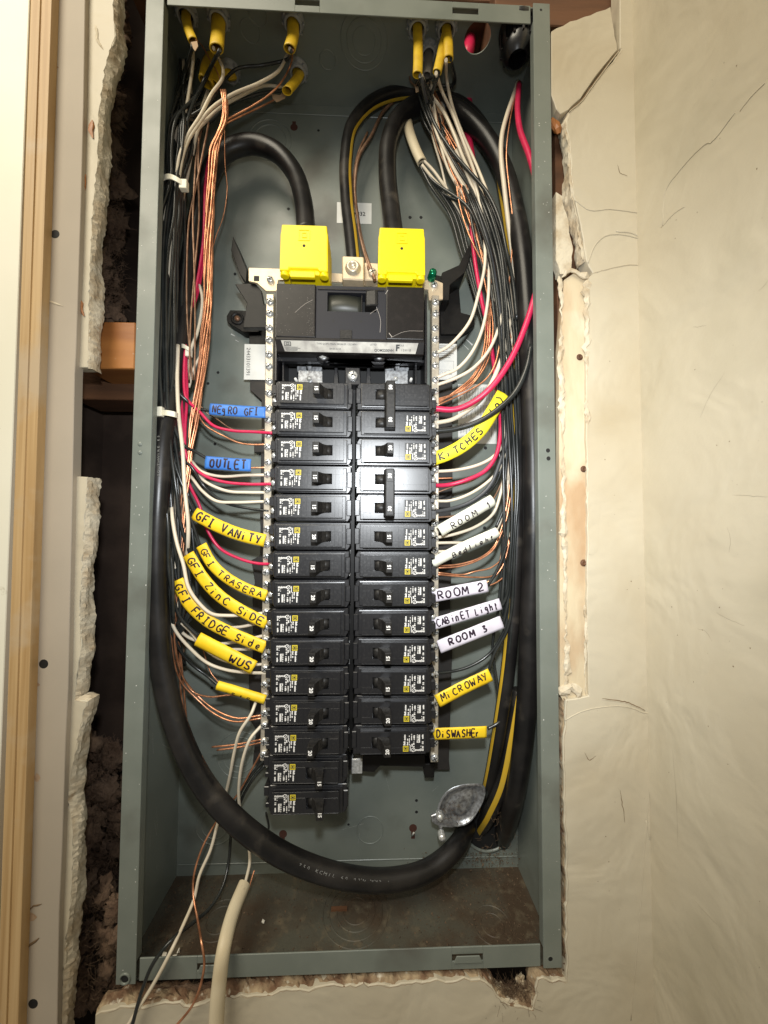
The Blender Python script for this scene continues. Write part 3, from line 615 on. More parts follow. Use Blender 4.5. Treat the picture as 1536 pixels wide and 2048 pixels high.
# ================================================================== INTERIOR: mounting rails, bars, strap
mid = empty('bus_assembly', (0, 60, -90), 'black interior mounting frame with two tinned terminal bars', 'bus frame')
def ppoly(name, m, pts, Y, D, parent=mid, bev=.4, **kw): return slab(name, pts, Y, D, m, parent, bev=bev, **kw)
ppoly('rail', railp, [(500, 752), (548, 752), (540, 1535), (505, 1530), (512, 1460), (500, 1440), (497, 1345), (505, 1330), (505, 1180), (510, 1165), (503, 1120), (520, 1112), (521, 1050), (520, 1040), (522, 905), (508, 905), (508, 885), (523, 885), (523, 800), (500, 780)], DP-12, 10)
ppoly('rail', railp, [(866, 755), (905, 755), (905, 990), (900, 1000), (905, 1080), (900, 1230), (905, 1290), (898, 1520), (900, 1540), (866, 1540)], DP-12, 10)
ppoly('rail_upper', mountp, [(500, 764), (545, 764), (548, 655), (498, 664)], DP-10, 8)
ppoly('rail_upper', mountp, [(866, 760), (912, 762), (918, 560), (866, 548)], DP-10, 8)
# left arms
ppoly('frame_arm', mountp, [(466, 472), (494, 540), (492, 566), (478, 545), (462, 500)], DP-30, 24)
ppoly('frame_arm', mountp, [(470, 568), (510, 566), (522, 580), (528, 610), (540, 600), (544, 640), (540, 655), (486, 655), (494, 606)], 46, 6)
ppoly('frame_foot', mountp, [(453, 632), (460, 620), (520, 622), (518, 664), (486, 664), (455, 645)], DP-14, 12)
p = at(474, 636, DP-15); MB().lathe((p.x, p.z), 'y', [(4.0, DP-14.2), (5, DP-15.4), (6.5, DP-15.4), (7, DP-14)], 18).build('foot_boss', mountp, mid); MB().lathe((p.x, p.z), 'y', [(.1, DP-16), (2.5, DP-15.6), (3, DP-14)], 12).build('mount_screw', oldcopper, mid)
ppoly('frame_arm', mountp, [(938, 490), (944, 500), (930, 545), (900, 570), (898, 600), (884, 600), (884, 545), (918, 530)], DP-34, 26)
ppoly('frame_foot', mountp, [(880, 600), (918, 575), (922, 625), (948, 632), (950, 650), (922, 668), (882, 668)], DP-14, 12)
ppoly('frame_toe', mountp, [(845, 1528), (870, 1528), (868, 1556), (850, 1556)], DP-20, 14)
ppoly('frame_toe', mountp, [(700, 1510), (850, 1510), (850, 1534), (760, 1532), (748, 1545), (700, 1540)], DP-26, 14)
ppoly('bus_spine', mountp, [(694, 740), (712, 740), (706, 1500), (690, 1500)], 34, 8)
pg = at(714, 1530, 40); MB().box(pg.x-5, pg.x+5, 38, 52, pg.z-7, pg.z+7).build('bus_stab', zinc, mid, bev=.6)
# light studs showing down the centre slot
for i, y in enumerate(range(800, 1490, 44)):
    p = at(702-(y-800)*.008, y+random.uniform(-6, 6), 30); MB().box(p.x-.6, p.x+.6, 31, 34, p.z-1.6, p.z+1.6).build('stab_tip', zinc, mid)
# slotted terminal screw
def screw_mesh(r=3.5, slot=True, m=zinc):
    mb = MB(); mb.lathe((0, 0), 'y', [(.05, -2.4), (r*.62, -2.2), (r*.9, -1.5), (r, -.6), (r, 1.5)], 14)
    me1 = mb
    for a in (.4, .4+math.pi/2):
        c, s = math.cos(a), math.sin(a); L, W = r*.72, .38
        if slot: mb.add([(c*L-s*W, -2.46, s*L+c*W), (c*L+s*W, -2.46, s*L-c*W), (-c*L+s*W, -2.46, -s*L-c*W), (-c*L-s*W, -2.46, -s*L+c*W)], [(0, 1, 2, 3)])
    me = mb.mesh('terminal_screw', m)
    me.materials.append(pitp)
    for p in me.polygons:
        if slot and len(p.vertices) == 4 and abs(p.center.y+.00246) < 1e-6: p.material_index = 1
    return me
SCM = screw_mesh()
for s in (-1, 1):
    YB = 37
    if s < 0: a, b = at(540, 588, YB), at(528, 1522, YB)
    else: a, b = at(871, 590, YB), at(869, 1525, YB)
    ang = (b.x-a.x)
    o = MB().prism([(a.x-3.6, a.z), (a.x+3.6, a.z), (b.x+3.6, b.z), (b.x-3.6, b.z)], 'y', YB, YB+9).build('terminal_bar', nickel, mid, bev=.5)
    L = a.z-b.z; n = int(L/12.7)
    for i in range(n):
        t = (i+.5)/n; z = a.z-L*t-(0 if i % 2 else 1.6); x = a.x+ang*t+random.uniform(-.3, .3)
        q = inst(SCM, 'terminal_screw', o, (x, YB-.2+random.uniform(-.4, .3), z) if False else (x-mid.location.x*1000, YB-.2-mid.location.y*1000+random.uniform(-.5, .3), z-mid.location.z*1000), (0, random.uniform(0, 3), 0))
        # wire hole between screws
        MB().box(x-3.9, x-3.5, YB+2, YB+6.5, z+3.5, z+7.5).build('wire_port', pitp, o) if i % 2 else None
# plated strap across the top, lug and screws
st = empty('neutral_strap', at(705, 545, 45), 'cream plated metal strap across the top of the breakers with a round lug', 'metal strap')
ppoly('strap', strapm, [(497, 535), (557, 537), (660, 545), (845, 560), (872, 560), (886, 566), (886, 598), (858, 600), (856, 578), (760, 572), (660, 562), (556, 560), (554, 582), (532, 582), (514, 566), (497, 562)], 42, 2.5, st)
p = at(513, 557, 41.9); MB().box(p.x-2.6, p.x+2.6, 41.8, 42.4, p.z-2.6, p.z+2.6).build('square_hole', pitp, st)
ppoly('lug', strapm, [(684, 511), (728, 513), (728, 560), (684, 558)], 26, 20, st, bev=1)
p = at(706, 536, 25.8); MB().lathe((p.x, p.z), 'y', [(.05, 24.6), (3.0, 24.4), (3.1, 22.6), (5.0, 22.2), (5.9, 22.8), (6.3, 24.8), (7.4, 25.4), (7.6, 26.2)], 28).build('lug_screw', nickel, st)
ppoly('side_lug', strapm, [(729, 524), (757, 526), (757, 560), (729, 560)], 34, 10, st, bev=.8)
for (x, y, Y, r, m_) in ((745, 547, 33.6, 4.2, nickel), (541, 561, 41.5, 3.4, zinc), (868, 572, 41.5, 3.4, zinc)):
    p = at(x, y, Y); q = inst(screw_mesh(r, True, m_), 'strap_screw', st, Vector((p.x, Y-1, p.z))-st.location*1000)
p = at(864, 552, 38); g = MB(); g.lathe((p.x, p.z), 'y', [(.05, 30.5), (2.6, 30.8), (3.8, 32), (4.0, 36), (4.3, 37), (4.4, 41)], 8).build('green_ground_screw', greens, st)

# ================================================================== MAIN BREAKER
mbk = empty('main_breaker', (0, 20, 130), 'wide black main breaker at the top between the two yellow lug covers', 'main breaker')
X0, X1 = at(553, 600, 6).x, at(848, 600, 6).x; ZT, ZB = at(700, 572, 6).z, at(700, 681, 6).z+1.5
xa, xb = at(632, 600, 6).x, at(772, 600, 6).x
wx0, wx1 = at(655, 600, 7).x, at(752, 600, 7).x; wz1, wz0 = at(700, 586, 7).z, at(700, 624, 7).z
MB().box(X0, xa-.15, 5.0, 40, ZB, ZT).build('housing', mainp, mbk, bev=.9, seg=2)
MB().box(xb+.15, X1, 5.0, 40, ZB, ZT).build('housing', mainp, mbk, bev=.9, seg=2)
cfm = MB().box(xa, wx0, 6.6, 40, ZB, ZT).box(wx1, xb, 6.6, 40, ZB, ZT).box(wx0, wx1, 6.6, 40, wz1, ZT).box(wx0, wx1, 6.6, 40, ZB, wz0).build('centre_housing', frontp, mbk)
MB().box(xa+1.5, xb-1.5, 5.9, 6.6, ZT-3.8, ZT-2.6).build('centre_ridge', mainp, mbk, bev=.2)
# recessed switch window: half drum and handle
wm = (wx0+wx1)/2+8
MB().box(wx0+.3, wx1-.3, 19, 20, wz0+.3, wz1-.3).build('window_pit', pitp, mbk)
drum = MB(); k = []
for i in range(9):
    t = i/8; k.append((wx0+.4+(wm-wx0)*t, 12-3.2*math.sin(math.pi*(.2+.8*t))))
drum.prism(k+[(wm+.4, 18.8), (wx0+.4, 18.8)], 'z', wz0+.6, wz1-.6, True).build('switch_drum', glassy, mbk)
MB().prism([(wm+3.5, 16), (wm+4.5, 6), (wx1-1, 4.4), (wx1+1.5, 4.8), (wx1+1.5, 6.3), (wx1-1, 16)], 'z', wz0+5.5, wz1+2).build('switch_handle', handlep, mbk, bev=.8)
MB().box(wm+.5, wm+1.2, 8, 18, wz0+.5, wz1-.5).build('window_edge', mainp, mbk)
for x, y in ((667, 642), (722, 643)): hole(x, y, 1.25, 6.6, mbk, rim=False)
ax, bx = at(680, 650, 6).x, at(704, 650, 6).x; MB().box(ax, bx, 5.6, 6.6, ZB, ZB+8).build('centre_notch', handlep, mbk, bev=.3)
# sloped nameplate under the face
zl = at(700, 706, 12).z
MB().prism([(5.2, ZB-.1), (5.2, ZB-2.2), (10.6, zl-.9), (12.5, zl-1.6), (40, zl-1.6), (40, ZB-.1)], 'x', X0-.3, X1+.3).build('lower_housing', mainp, mbk, bev=.3)
d = Vector((0, 10.6-5.2, (zl-.9)-(ZB-2.2))); dn = d.normalized(); nn = Vector((0, -abs(dn.z), dn.y)).normalized(); nn = Vector((0, dn.z, -dn.y)); nn = nn if nn.y < 0 else -nn
pa = Vector((0, 5.2, ZB-2.2))+dn*.7+nn*.08; L = d.length-1.2
lx0, lx1 = at(563, 690, 8).x, at(836, 690, 8).x
lab = MB().add([(lx0, pa.y, pa.z), (lx1, pa.y, pa.z), (lx1-2, pa.y+dn.y*L, pa.z+dn.z*L), (lx0+2.5, pa.y+dn.y*L, pa.z+dn.z*L)], [(0, 1, 2, 3)])
LB = mat('silver_label', (.44, .42, .37), .4, .15, c2=(.30, .28, .25), scale=120, c3=(.2, .18, .16), s3=80, lo3=.66, hi3=.8)
lo_ = lab.build('nameplate', LB, mbk)
slope = math.atan2(dn.y, -dn.z)
def onplate(txt, size, x, t, bold=0.0, align='LEFT'):
    c = pa+dn*(L*t)+nn*.1; me = text_mesh(txt, size, printk, 'lettering', align, .01, bold)
    inst(me, 'lettering', lo_, Vector((x, c.y, c.z))-mbk.location*1000, (FACE+slope, 0, 0))
onplate('F', 7.0, lx1-20, .5, .35); onplate('TYPE QOM2 MAIN BREAKER 120/240V~', 2.1, lx0+31, .25); onplate('SERIES 22 kA', 1.9, lx0+42, .68); onplate('QOM2200VH', 3.0, lx0+82, .74, .08); onplate('LISTED', 2.0, lx0+78, .22); onplate('2-POLE', 2.0, lx0+102, .25); onplate('1 2 0 1 E', 2.4, lx0+96+10, .68, .05)
mb = MB(); c = pa+nn*.11
def prect(mb, x0, x1, t0, t1):
    p, q = pa+dn*(L*t0)+nn*.1, pa+dn*(L*t1)+nn*.1; mb.add([(x0, p.y, p.z), (x1, p.y, p.z), (x1, q.y, q.z), (x0, q.y, q.z)], [(0, 1, 2, 3)])
for r in ((2.5, 8.5, .10, .16), (2.5, 8.5, .44, .5), (2.5, 3.1, .1, .5), (7.9, 8.5, .1, .5), (4, 7, .2, .26), (4, 7, .34, .4), (4, 4.5, .2, .4), (6.5, 7, .2, .4)): prect(mb, lx0+r[0], lx0+r[1], r[2], r[3])
for i in range(4): prect(mb, lx0+2.5+i*.5, lx0+14-i+random.uniform(0, 5), .58+i*.1, .62+i*.1)
mb.build('brand_mark', printk, lo_)
# base, screws, lugs below
ppoly('base', blackp, [(552, 708), (632, 708), (636, 722), (655, 724), (668, 716), (738, 718), (748, 728), (766, 728), (776, 716), (848, 720), (848, 726), (552, 722)], 20, 6, mbk)
zz0, zz1 = at(700, 772, 40).z, at(700, 700, 40).z
MB().box(X0-2, X1+3, 44, 60, zz0, zz1).build('cavity_floor', pitp, mbk)
MB().box(X0-3, X0-1, 14, 44, at(700, 764, 14).z, ZT).build('base_cheek', blackp, mbk, bev=.4); MB().box(X1+2, X1+4, 14, 44, at(700, 764, 14).z, ZT).build('base_cheek', blackp, mbk, bev=.4)
for x in (645, 759):
    p = at(x, 707, 16); MB().lathe((p.x, p.z), 'y', [(.05, 12.5), (1.6, 12.8), (2.5, 14), (2.9, 16), (3.8, 16.5), (4.6, 18), (4.7, 24)], 16).build('base_screw', zinc, mbk)
    MB().lathe((p.x, p.z), 'y', [(3.2, 17), (5.6, 17.4), (6.6, 19), (6.8, 26)], 20).build('screw_boss', blackp, mbk)
for x0, x1, y0, y1 in ((594, 642, 716, 745), (770, 816, 716, 745)):
    ppoly('upper_lug', alum, [(x0, y0), (x1, y0), (x1+2, y1-8), (x1, y1), (x0+30, y1+4), (x0+20, y1-2), (x0, y1-1)], 34, 8, mbk)
    ppoly('lug_bar', pitp, [(x0+16, y0-4), (x0+30, y0-4), (x0+30, y0+22), (x0+18, y0+22)], 30, 3, mbk)
    ppoly('lug_bolt', alum, [(x0+20, y0+16), (x0+29, y0+16), (x0+32, y0+34), (x0+24, y0+34)], 28, 4, mbk)
for x0, x1 in ((596, 645), (770, 816)):
    ppoly('stab_plate', alum, [(x0, 740), (x1, 742), (x1, 768), (x0, 768)], 26, 2, mbk); p = at((x0+x1)/2-2, 758, 25); MB().lathe((p.x, p.z), 'y', [(.1, 22.6), (2, 23.2), (2.2, 26)], 10).build('rivet', zinc, mbk)
for x in (592, 822): p = at(x, 760, 24); MB().lathe((p.x, p.z), 'y', [(.1, 20.6), (1.2, 21.2), (1.4, 26)], 8).build('rivet', printw, mbk)
ppoly('centre_post', blackp, [(690, 734), (720, 735), (722, 770), (690, 770)], 22, 14, mbk, bev=.7)
p = at(705, 750, 20); q = inst(screw_mesh(4.7), 'centre_screw', mbk, Vector((p.x, 21.5, p.z))-mbk.location*1000, (0, .7, 0))
for x in (672, 737): ppoly('inner_rib', blackp, [(x-3, 735), (x+3, 735), (x+5, 768), (x-5, 768)], 30, 12, mbk)
for x in (566, 832): ppoly('inner_wall', blackp, [(x-2, 716), (x+2, 716), (x+2, 768), (x-2, 768)], 24, 20, mbk)
# dust specks and scratches on the face
mb = MB()
for _ in range(110):
    x = X0+abs(random.gauss(0, 1))*22 if random.random() < .5 else random.uniform(xa-8, xa-1); z = random.uniform(ZB+2, ZT-4)
    if x > xa-1: continue
    s = random.uniform(.05, .2); mb.add([(x+s*random.uniform(.4, 1.5)*math.cos(k), 4.93, z+s*random.uniform(.4, 1.5)*math.sin(k)) for k in (0, 1.2, 2.5, 3.8, 5)], [(0, 1, 2, 3, 4)])
def hair(pts, Y, wd=.12):
    Q = spline([at(a, b, Y) for a, b in pts], 6)
    for j in range(len(Q)-1):
        s = (Q[j+1]-Q[j]).cross(Vector((0, 1, 0))).normalized()*wd; mb.add([Q[j]-s, Q[j]+s, Q[j+1]+s, Q[j+1]-s], [(0, 1, 2, 3)])
hair([(753, 614), (761, 640), (760, 665)], 6.4); hair([(782, 675), (810, 663), (846, 662)], 4.9, .08); hair([(771, 588), (776, 580)], 4.9, .2); hair([(778, 666), (784, 674)], 4.9, .25); hair([(740, 628), (748, 622), (756, 618)], 6.4, .1); hair([(590, 625), (610, 608), (625, 600)], 4.9, .1)
mb.build('dust_specks', mat('pale_dust', (.38, .34, .30), .9), mbk, kind='stuff')

# ---- yellow lug covers
def yellow_cover(px0, px1, py0, py1, label):
    Y0 = 3; a, b = at(px0, py0, Y0), at(px1, py1, Y0); cx = (a.x+b.x)/2; w = b.x-a.x; z1, z0 = a.z, b.z
    o = empty('lug_cover', (cx, 20, z0), label, 'lug cover', 'yellow lug covers')
    h = z1-z0; x0, x1 = a.x, b.x
    MB().prism([(x0+1, z1), (x1-1, z1), (x1-.6, z1-6), (x1, z1-9), (x1+.3, z0+1), (x1-7.4, z0+1), (x1-8.2, z0+3.2), (x0+8.2, z0+3.2), (x0+7.4, z0+1), (x0-.3, z0+1), (x0, z1-9), (x0+.6, z1-6)], 'y', Y0, 34).build('cap', yellowp, o, bev=1.2, seg=3)
    for xx in (x0+3.4, x1-3.4): MB().cyl((xx, Y0+4.6), 3.9, 'z', z0-2.2, z0+4, 18).build('corner_lobe', yellowp, o, bev=.9, seg=2)
    MB().box(x0+7, x1-7, Y0+2.2, 30, z0-1, z0+4).build('apron', yellowp, o, bev=.6)
    MB().box(x0+9, x1-11, Y0-.5, Y0+3, z0-5, z0+.2).build('tab', yellowp, o, bev=.4)
    mz = z1-9.5; mb = MB()
    for (u0, u1, v0, v1) in ((-5, 5, 4.4, 5), (-5, 5, -5, -4.4), (-5, -4.4, -4.4, 4.4), (4.4, 5, -4.4, 4.4), (-2, 2.4, 1.8, 2.3), (-2, 2.4, -2.3, -1.8), (-2, -1.4, -1.8, 1.8), (1.8, 2.4, -1.8, 1.8)): mb.box(cx+u0, cx+u1, Y0-.5, Y0+.05, mz+v0, mz+v1)
    mb.build('moulded_mark', yellowp, o)
    MB().cyl((cx, mz-9.5), 1.3, 'y', Y0-.05, Y0-.01, 14).build('pin_hole', pitp, o)
yellow_cover(561, 655, 448, 545, 'yellow plastic lug cover on the left main cable')
yellow_cover(757, 850, 454, 552, 'yellow plastic lug cover on the right main cable')

# ================================================================== BRANCH BREAKERS
def square_ring(mb, cx, cz, a, b, y):
    for (u0, u1, v0, v1) in ((-a, a, b, a), (-a, a, -a, -b), (-a, -b, -b, b), (b, a, -b, b)): mb.box(cx+u0, cx+u1, y-.05, y, cz+v0, cz+v1)
def breaker_meshes(off=False):
    D = {}
    # local frame: x from wire end (-) to the centre (+), y depth with 0 at the raised face, z up
    D['body'] = MB().prism([(-34, -9.5), (-31.5, -12.2), (31, -12.2), (33, -9), (33, 12.2), (-33.5, 12.2), (-35.5, 10)], 'y', 5.2, 50).mesh('case', blackp, bev=.5)
    D['rim'] = MB().box(-32.6, 29.5, 3.4, 5.6, -11.2, 10.4).mesh('case_rim', blackp, bev=.7, seg=2)
    sx0, sx1, sz = (3.9, 16.9, 4.7) if not off else (-1.4, 12.0, 4.7)
    m = MB(); x0, x1, z0, z1 = -30, 26.5, -8.9, 9.6
    m.box(x0, sx0, 0, 4, z0, z1).box(sx1, x1, 0, 4, z0, z1).box(sx0, sx1, 0, 4, sz, z1).box(sx0, sx1, 0, 4, z0, -sz)
    D['plate'] = m.mesh('face_plate', blackp)
    m = MB(); e = .45
    # rounded lip of the raised plate
    for (a, b, c, d) in ((x0, x1, z1-.5, z1+.1), (x0, x1, z0-.1, z0+.5), (x0-.1, x0+.5, z0, z1), (x1-.5, x1+.1, z0, z1)): m.box(a, b, -.12, 3.9, c, d)
    for zz in (4.4,): m.box(x0+.6, sx0-.8, -.09, .02, zz, zz+.35).box(sx1+.8, x1-.6, -.09, .02, zz-.6, zz-.3)
    for xx in (19.6, 23.0, -9.5, -5.0): m.box(xx, xx+.25, -.07, .02, z0+.8, z1-1 if xx != 23.0 else 3)
    D['ridges'] = m.mesh('moulded_ridges', blackp, bev=.12)
    D['pit'] = MB().box(sx0+.05, sx1-.05, 4.1, 5, -sz+.05, sz-.05).mesh('slot_pit', pitp)
    m = MB(); s = -1 if not off else 1; c = (sx0+sx1)/2
    pr = []
    for i in range(11):
        q = math.pi*(i/10); pr.append((c+6.3*math.cos(q), 4.4-4.2*math.sin(q)))
    D['rocker'] = m.prism(pr, 'z', -4.3, 4.3, True).mesh('rocker', handlep)
    m = MB(); m.prism([(c+s*9.4, -12.5), (c+s*4.0, -12.8), (c+s*1.2, -3.5), (c-s*2.2, .6), (c+s*6.2, 1.8), (c+s*8.8, -1.5)], 'z', -4.7, 4.7)
    D['handle'] = m.mesh('toggle_handle', handlep, bev=.45, seg=2)
    D['pinhole'] = MB().cyl((c+s*5.6, -7.4), 1.15, 'z', 4.72, 4.78, 12).mesh('pin_hole', pitp)
    D['hx'] = c+s*6.7
    # terminal end: clamp posts, notch, steel screw
    D['foot'] = MB().box(-39.5, -34, 7.5, 30, 1.5, 9.5).box(-38.5, -34, 9, 30, -9.5, -5.5).box(-35.8, -34, 8, 30, -5.5, 1.5).mesh('terminal_post', blackp, bev=.4)
    m = MB(); m.lathe((-38.2, -2.2), 'y', [(.05, 14.2), (2.4, 14.5), (3.0, 16), (3.1, 24)], 12); D['tscrew'] = m.mesh('terminal_screw', zinc)
    D['tab'] = MB().box(29.8, 34.2, 4.6, 9, -7.4, 7).mesh('end_tab', blackp, bev=.6)
    return D
BON, BOFF = breaker_meshes(False), breaker_meshes(True)
# printed face: text columns run downwards
def print_meshes():
    w_ = MB(); y_ = MB(); rnd = random.Random(3)
    square_ring(y_, -12.7, 5.3, 2.35, 1.65, -.04); square_ring(y_, -12.7, 5.3, 1.15, .75, -.04)
    def col(x, z0, z1, wd, dens=.8):
        z = z0
        while z > z1:
            h = rnd.uniform(.28, .55)
            if rnd.random() < dens: w_.box(x-wd*.5, x+wd*.5-rnd.uniform(0, wd*.3), -.1, -.04, z-h, z)
            z -= h+.14
    # a horizontal word with ringed symbol on the top edge
    for i in range(9): w_.box(-28.2+i*.85, -28.2+i*.85+.55, -.1, -.04, 5.9+rnd.uniform(-.2, .1), 7.3+rnd.uniform(-.3, .2))
    w_.lathe((-19.2, 6.4), 'y', [(1.75, -.05), (1.75, -.1), (1.3, -.1), (1.3, -.05)], 18); w_.add([(-20.1, -.1, 5.6), (-19.8, -.1, 5.4), (-18.3, -.1, 7.2), (-18.6, -.1, 7.4)], [(0, 1, 2, 3)])
    w_.box(-16.9, -16.4, -.1, -.04, 2.2, 7.4)
    col(-27.4, 5.2, -.3, 1.5); col(-25.9, 5.4, 3.2, 1.0); col(-27.4, -3.0, -6.4, 1.3, 1); col(-24.2, .3, -6.4, 1.8, .95); col(-22.7, .3, -6.4, .9, .7)
    col(-19.6, 4.2, -.2, 1.4); col(-18.2, 4.2, 1.8, 1.2); col(-19.9, -2.0, -6.2, 1.5, .9); col(-17.7, -1.2, -6.6, .9); col(-15.8, 2.2, -5.4, .8, .75); col(-14.2, 2.4, -3.2, 1.2, .8); col(-11.5, 2.4, -1, 1.8, .9); col(-11.9, -1.8, -6.6, 1.3, 1)
    return w_.mesh('white_print', printw, fix=False), y_.mesh('brand_mark', printy, fix=False)
PW, PY = print_meshes()
PATCH = MB().box(-29.6, -10, -.035, .02, -7.4, 8.2).mesh('print_patch', mat('matt_black_print', (.012, .012, .013), .5))
NUM = {n: text_mesh(n, 4.3, printw, 'rating_number', bold=.12) for n in ('15', '20', '30', '50')}
ROWZ = lambda i: 61.0-25.36*i
def build_breaker(root, zoff, off, num, printed=True, handle=True, flip=False, tag=''):
    D = BOFF if off else BON; base = (0, 0, zoff)
    def I(k, nm, par=root, loc=base, rot=None): return inst(D[k] if isinstance(k, str) else k, nm, par, loc, rot)
    I('body', 'case'); I('rim', 'case_rim'); fp = I('plate', 'face_plate'); inst(D['ridges'], 'moulded_ridges', fp); I('pit', 'slot_pit'); I('foot', 'terminal_post'); I('tscrew', 'terminal_screw'); I('tab', 'end_tab'); I('rocker', 'rocker')
    if printed:
        if not handle or True: pass
        inst(PATCH, 'print_patch', fp); inst(PW, 'white_print', fp); inst(PY, 'brand_mark', fp)
    if handle:
        h = I('handle', 'toggle_handle'); inst(D['pinhole'], 'pin_hole', h) if not flip else None
        inst(NUM[num], 'rating_number', h, (D['hx'], -12.78, 0), (FACE, math.radians(90), 0))
    return fp
lab_left = ['topmost in the left column', 'beside the blue NEGRO GFI tape in the left column', 'third from the top of the left column', 'beside the blue OUTLET tape in the left column', 'above the GFI VANITY tape in the left column', 'beside the GFI VANITY tape in the left column',
            'level with the single pink wire below GFI VANITY', 'beside the GFI TRASERA tape', 'beside the GFI ZINC SIDE tape', 'beside the GFI FRIDGE SIDE tape', 'at the end of the short WUS tape', 'just below the blank yellow tape, left column', 'third from the bottom of the left column', 'second from the bottom of the left column', 'lowest of all in the left column']
amps_l = ['15']*5+['20', '15']+['20']*6+['15', '15']
for i in range(15):
    off = i >= 13; x = -31.2-.12*i
    r = empty('circuit_breaker', (x, 10+(0 if i < 13 else 1.5), ROWZ(i)), 'black single %s amp breaker %s%s' % (amps_l[i], 'switched off, ' if off else '', lab_left[i]), 'circuit breaker', 'branch circuit breakers in the panel')
    r.rotation_euler = (0, random.uniform(-.007, .007), random.uniform(-.012, .012)); r.location.x += random.uniform(-.0004, .0004)
    build_breaker(r, 0, off, amps_l[i])
# double breakers with a bar tying two handles, right column (turned half round)
for i0, num, words in ((0, '50', 'black double 50 amp breaker at the top of the right column'), (3, '30', 'black double 30 amp breaker in the right column below the 20 amp one')):
    r = empty('double_breaker', (40.0-.1*i0, 10, (ROWZ(i0)+ROWZ(i0+1))/2), words, 'circuit breaker', 'branch circuit breakers in the panel'); r.rotation_euler = (0, math.pi, 0)
    for s in (-1, 1): build_breaker(r, s*12.68, False, num, printed=(s < 0)^True if False else (s > 0), handle=False)
    hx = BON['hx']-.2
    t = MB().prism([(hx-4.6, -4), (hx-3.6, -13.6), (hx+3.9, -13.6), (hx+5.4, -4)], 'z', -20.3, 20.3).build('handle_tie', handlep, r, bev=.8, seg=2, local=True)
    for s in (-1, 1):
        MB().box(hx-2.9, hx+2.9, -13.95, -13.5, s*14-5, s*14+5).build('tie_window', handlep, t, bev=.15, local=True)
        if not (num == '30' and s > 0) or True: inst(NUM[num], 'rating_number', t, (hx+.2, -14.02, s*14), (FACE, math.radians(90), 0)) if not (num == '30' and s < 0 and False) else None
        MB().prism([(hx-2, -5), (hx+2.5, -5), (hx+7, 2), (hx-3, 2)], 'z', s*12.68-4.4, s*12.68+4.4).build('toggle_handle', handlep, r, bev=.4, local=True)
lab_right = {2: ('20', 'at the KITCHES tape'), 5: ('15', 'at the upper cream tape'), 6: ('15', 'at the BEDLIGHT tape'), 7: ('15', 'at ROOM 2, above CABINET LIGHT'), 8: ('15', 'directly at the CABINET LIGHT tape'), 9: ('15', 'at ROOM 3, below CABINET LIGHT'), 10: ('15', 'at the lone black wire'), 11: ('20', 'beside the yellow MICROWAY tape'), 12: ('20', 'beside DISWASHER, lowest on the right')}
for i, (n, t) in lab_right.items():
    r = empty('circuit_breaker', (40.0-.1*i, 10, ROWZ(i)), 'black single %s amp breaker in the right column %s' % (n, t), 'circuit breaker', 'branch circuit breakers in the panel'); r.rotation_euler = (0, math.pi+random.uniform(-.007, .007), random.uniform(-.012, .012)); r.location.x += random.uniform(-.0004, .0004)
    build_breaker(r, 0, False, n)

# ================================================================== CABLES AND WIRES
def wire(kind, pts, label, group=None, r=None, name=None, n=7, sides=8, cat='wire', m=None, parent=None):
    mm, rr, nm = {'k': (wblack, RW, 'black_wire'), 'w': (wwhite, RW, 'white_wire'), 'r': (wred, RW, 'red_wire'), 'c': (copper, RC, 'copper_wire'), 'g': (wgrey, RW, 'dark_grey_wire'), 'o': (oldcopper, RC, 'dull_copper_wire')}[kind]
    Q = fillY(pts); Q = [q if j in (0, len(Q)-1) or (r and r > 2.2) else q+Vector((random.gauss(0, .45), random.gauss(0, .3), random.gauss(0, .3))) for j, q in enumerate(Q)]
    P = spline(Q, n); return MB().tube(P, r or rr, sides).build(name or nm, m or mm, parent, label=label, cat=None if parent else cat, group=group)
def cable(pts, r, label, m=rubber, name='main_cable', n=12, sides=18, cat='cable', stripe=None, smat=None):
    P = spline(fillY(pts), n); o = MB().tube(P, r, sides).build(name, m, None, label=label, cat=cat)
    if stripe:
        fr = frames(P); mb = MB(); k = 0; W = 5
        a0, a1 = stripe
        for j in range(len(P)):
            vd = (CAM-P[j]); t, _, _ = fr[j]; vd = (vd-t*vd.dot(t)).normalized(); sd = t.cross(vd)
            for i in range(W):
                q = a0+(a1-a0)*i/(W-1); mb.v.append(P[j]+(vd*math.cos(q)+sd*math.sin(q))*(r+.12))
        for j in range(len(P)-1):
            for i in range(W-1): mb.f.append((j*W+i, j*W+i+1, (j+1)*W+i+1, (j+1)*W+i)); mb.sm.append(True)
        mb.build('yellow_stripe', smat or stripey, o)
    return o
# --- heavy cables
ca = cable([(613, 470, 26), (606, 400, 40), (588, 345, 50), (550, 303, 56), (500, 288, 58), (445, 308, 58), (412, 370, 56), (393, 450, 50), (378, 540, 46), (366, 640, 40), (348, 760, 30), (326, 880, 18), (317, 1000, 14), (313, 1100, 14), (315, 1220, 14), (325, 1340, 12), (352, 1450, 10), (402, 1560, 8), (475, 1645, 10), (570, 1712, 16), (680, 1752, 24), (780, 1760, 34), (860, 1738, 46), (915, 1690, 62), (938, 1640, 96)], 9.0, 'thick black main cable looping down the left side and across the bottom')
cable([(789, 480, 26), (782, 420, 40), (775, 350, 50), (778, 285, 56), (800, 235, 60), (850, 208, 62), (905, 218, 62), (960, 262, 60), (1003, 330, 54), (1030, 420, 44), (1046, 520, 34), (1056, 650, 28), (1062, 800, 26), (1066, 950, 25), (1066, 1100, 25), (1060, 1250, 26), (1054, 1400, 28), (1040, 1530, 38), (1022, 1620, 56), (1002, 1680, 96)], 9.2, 'thick black main cable arching from the right yellow cover down the right side')
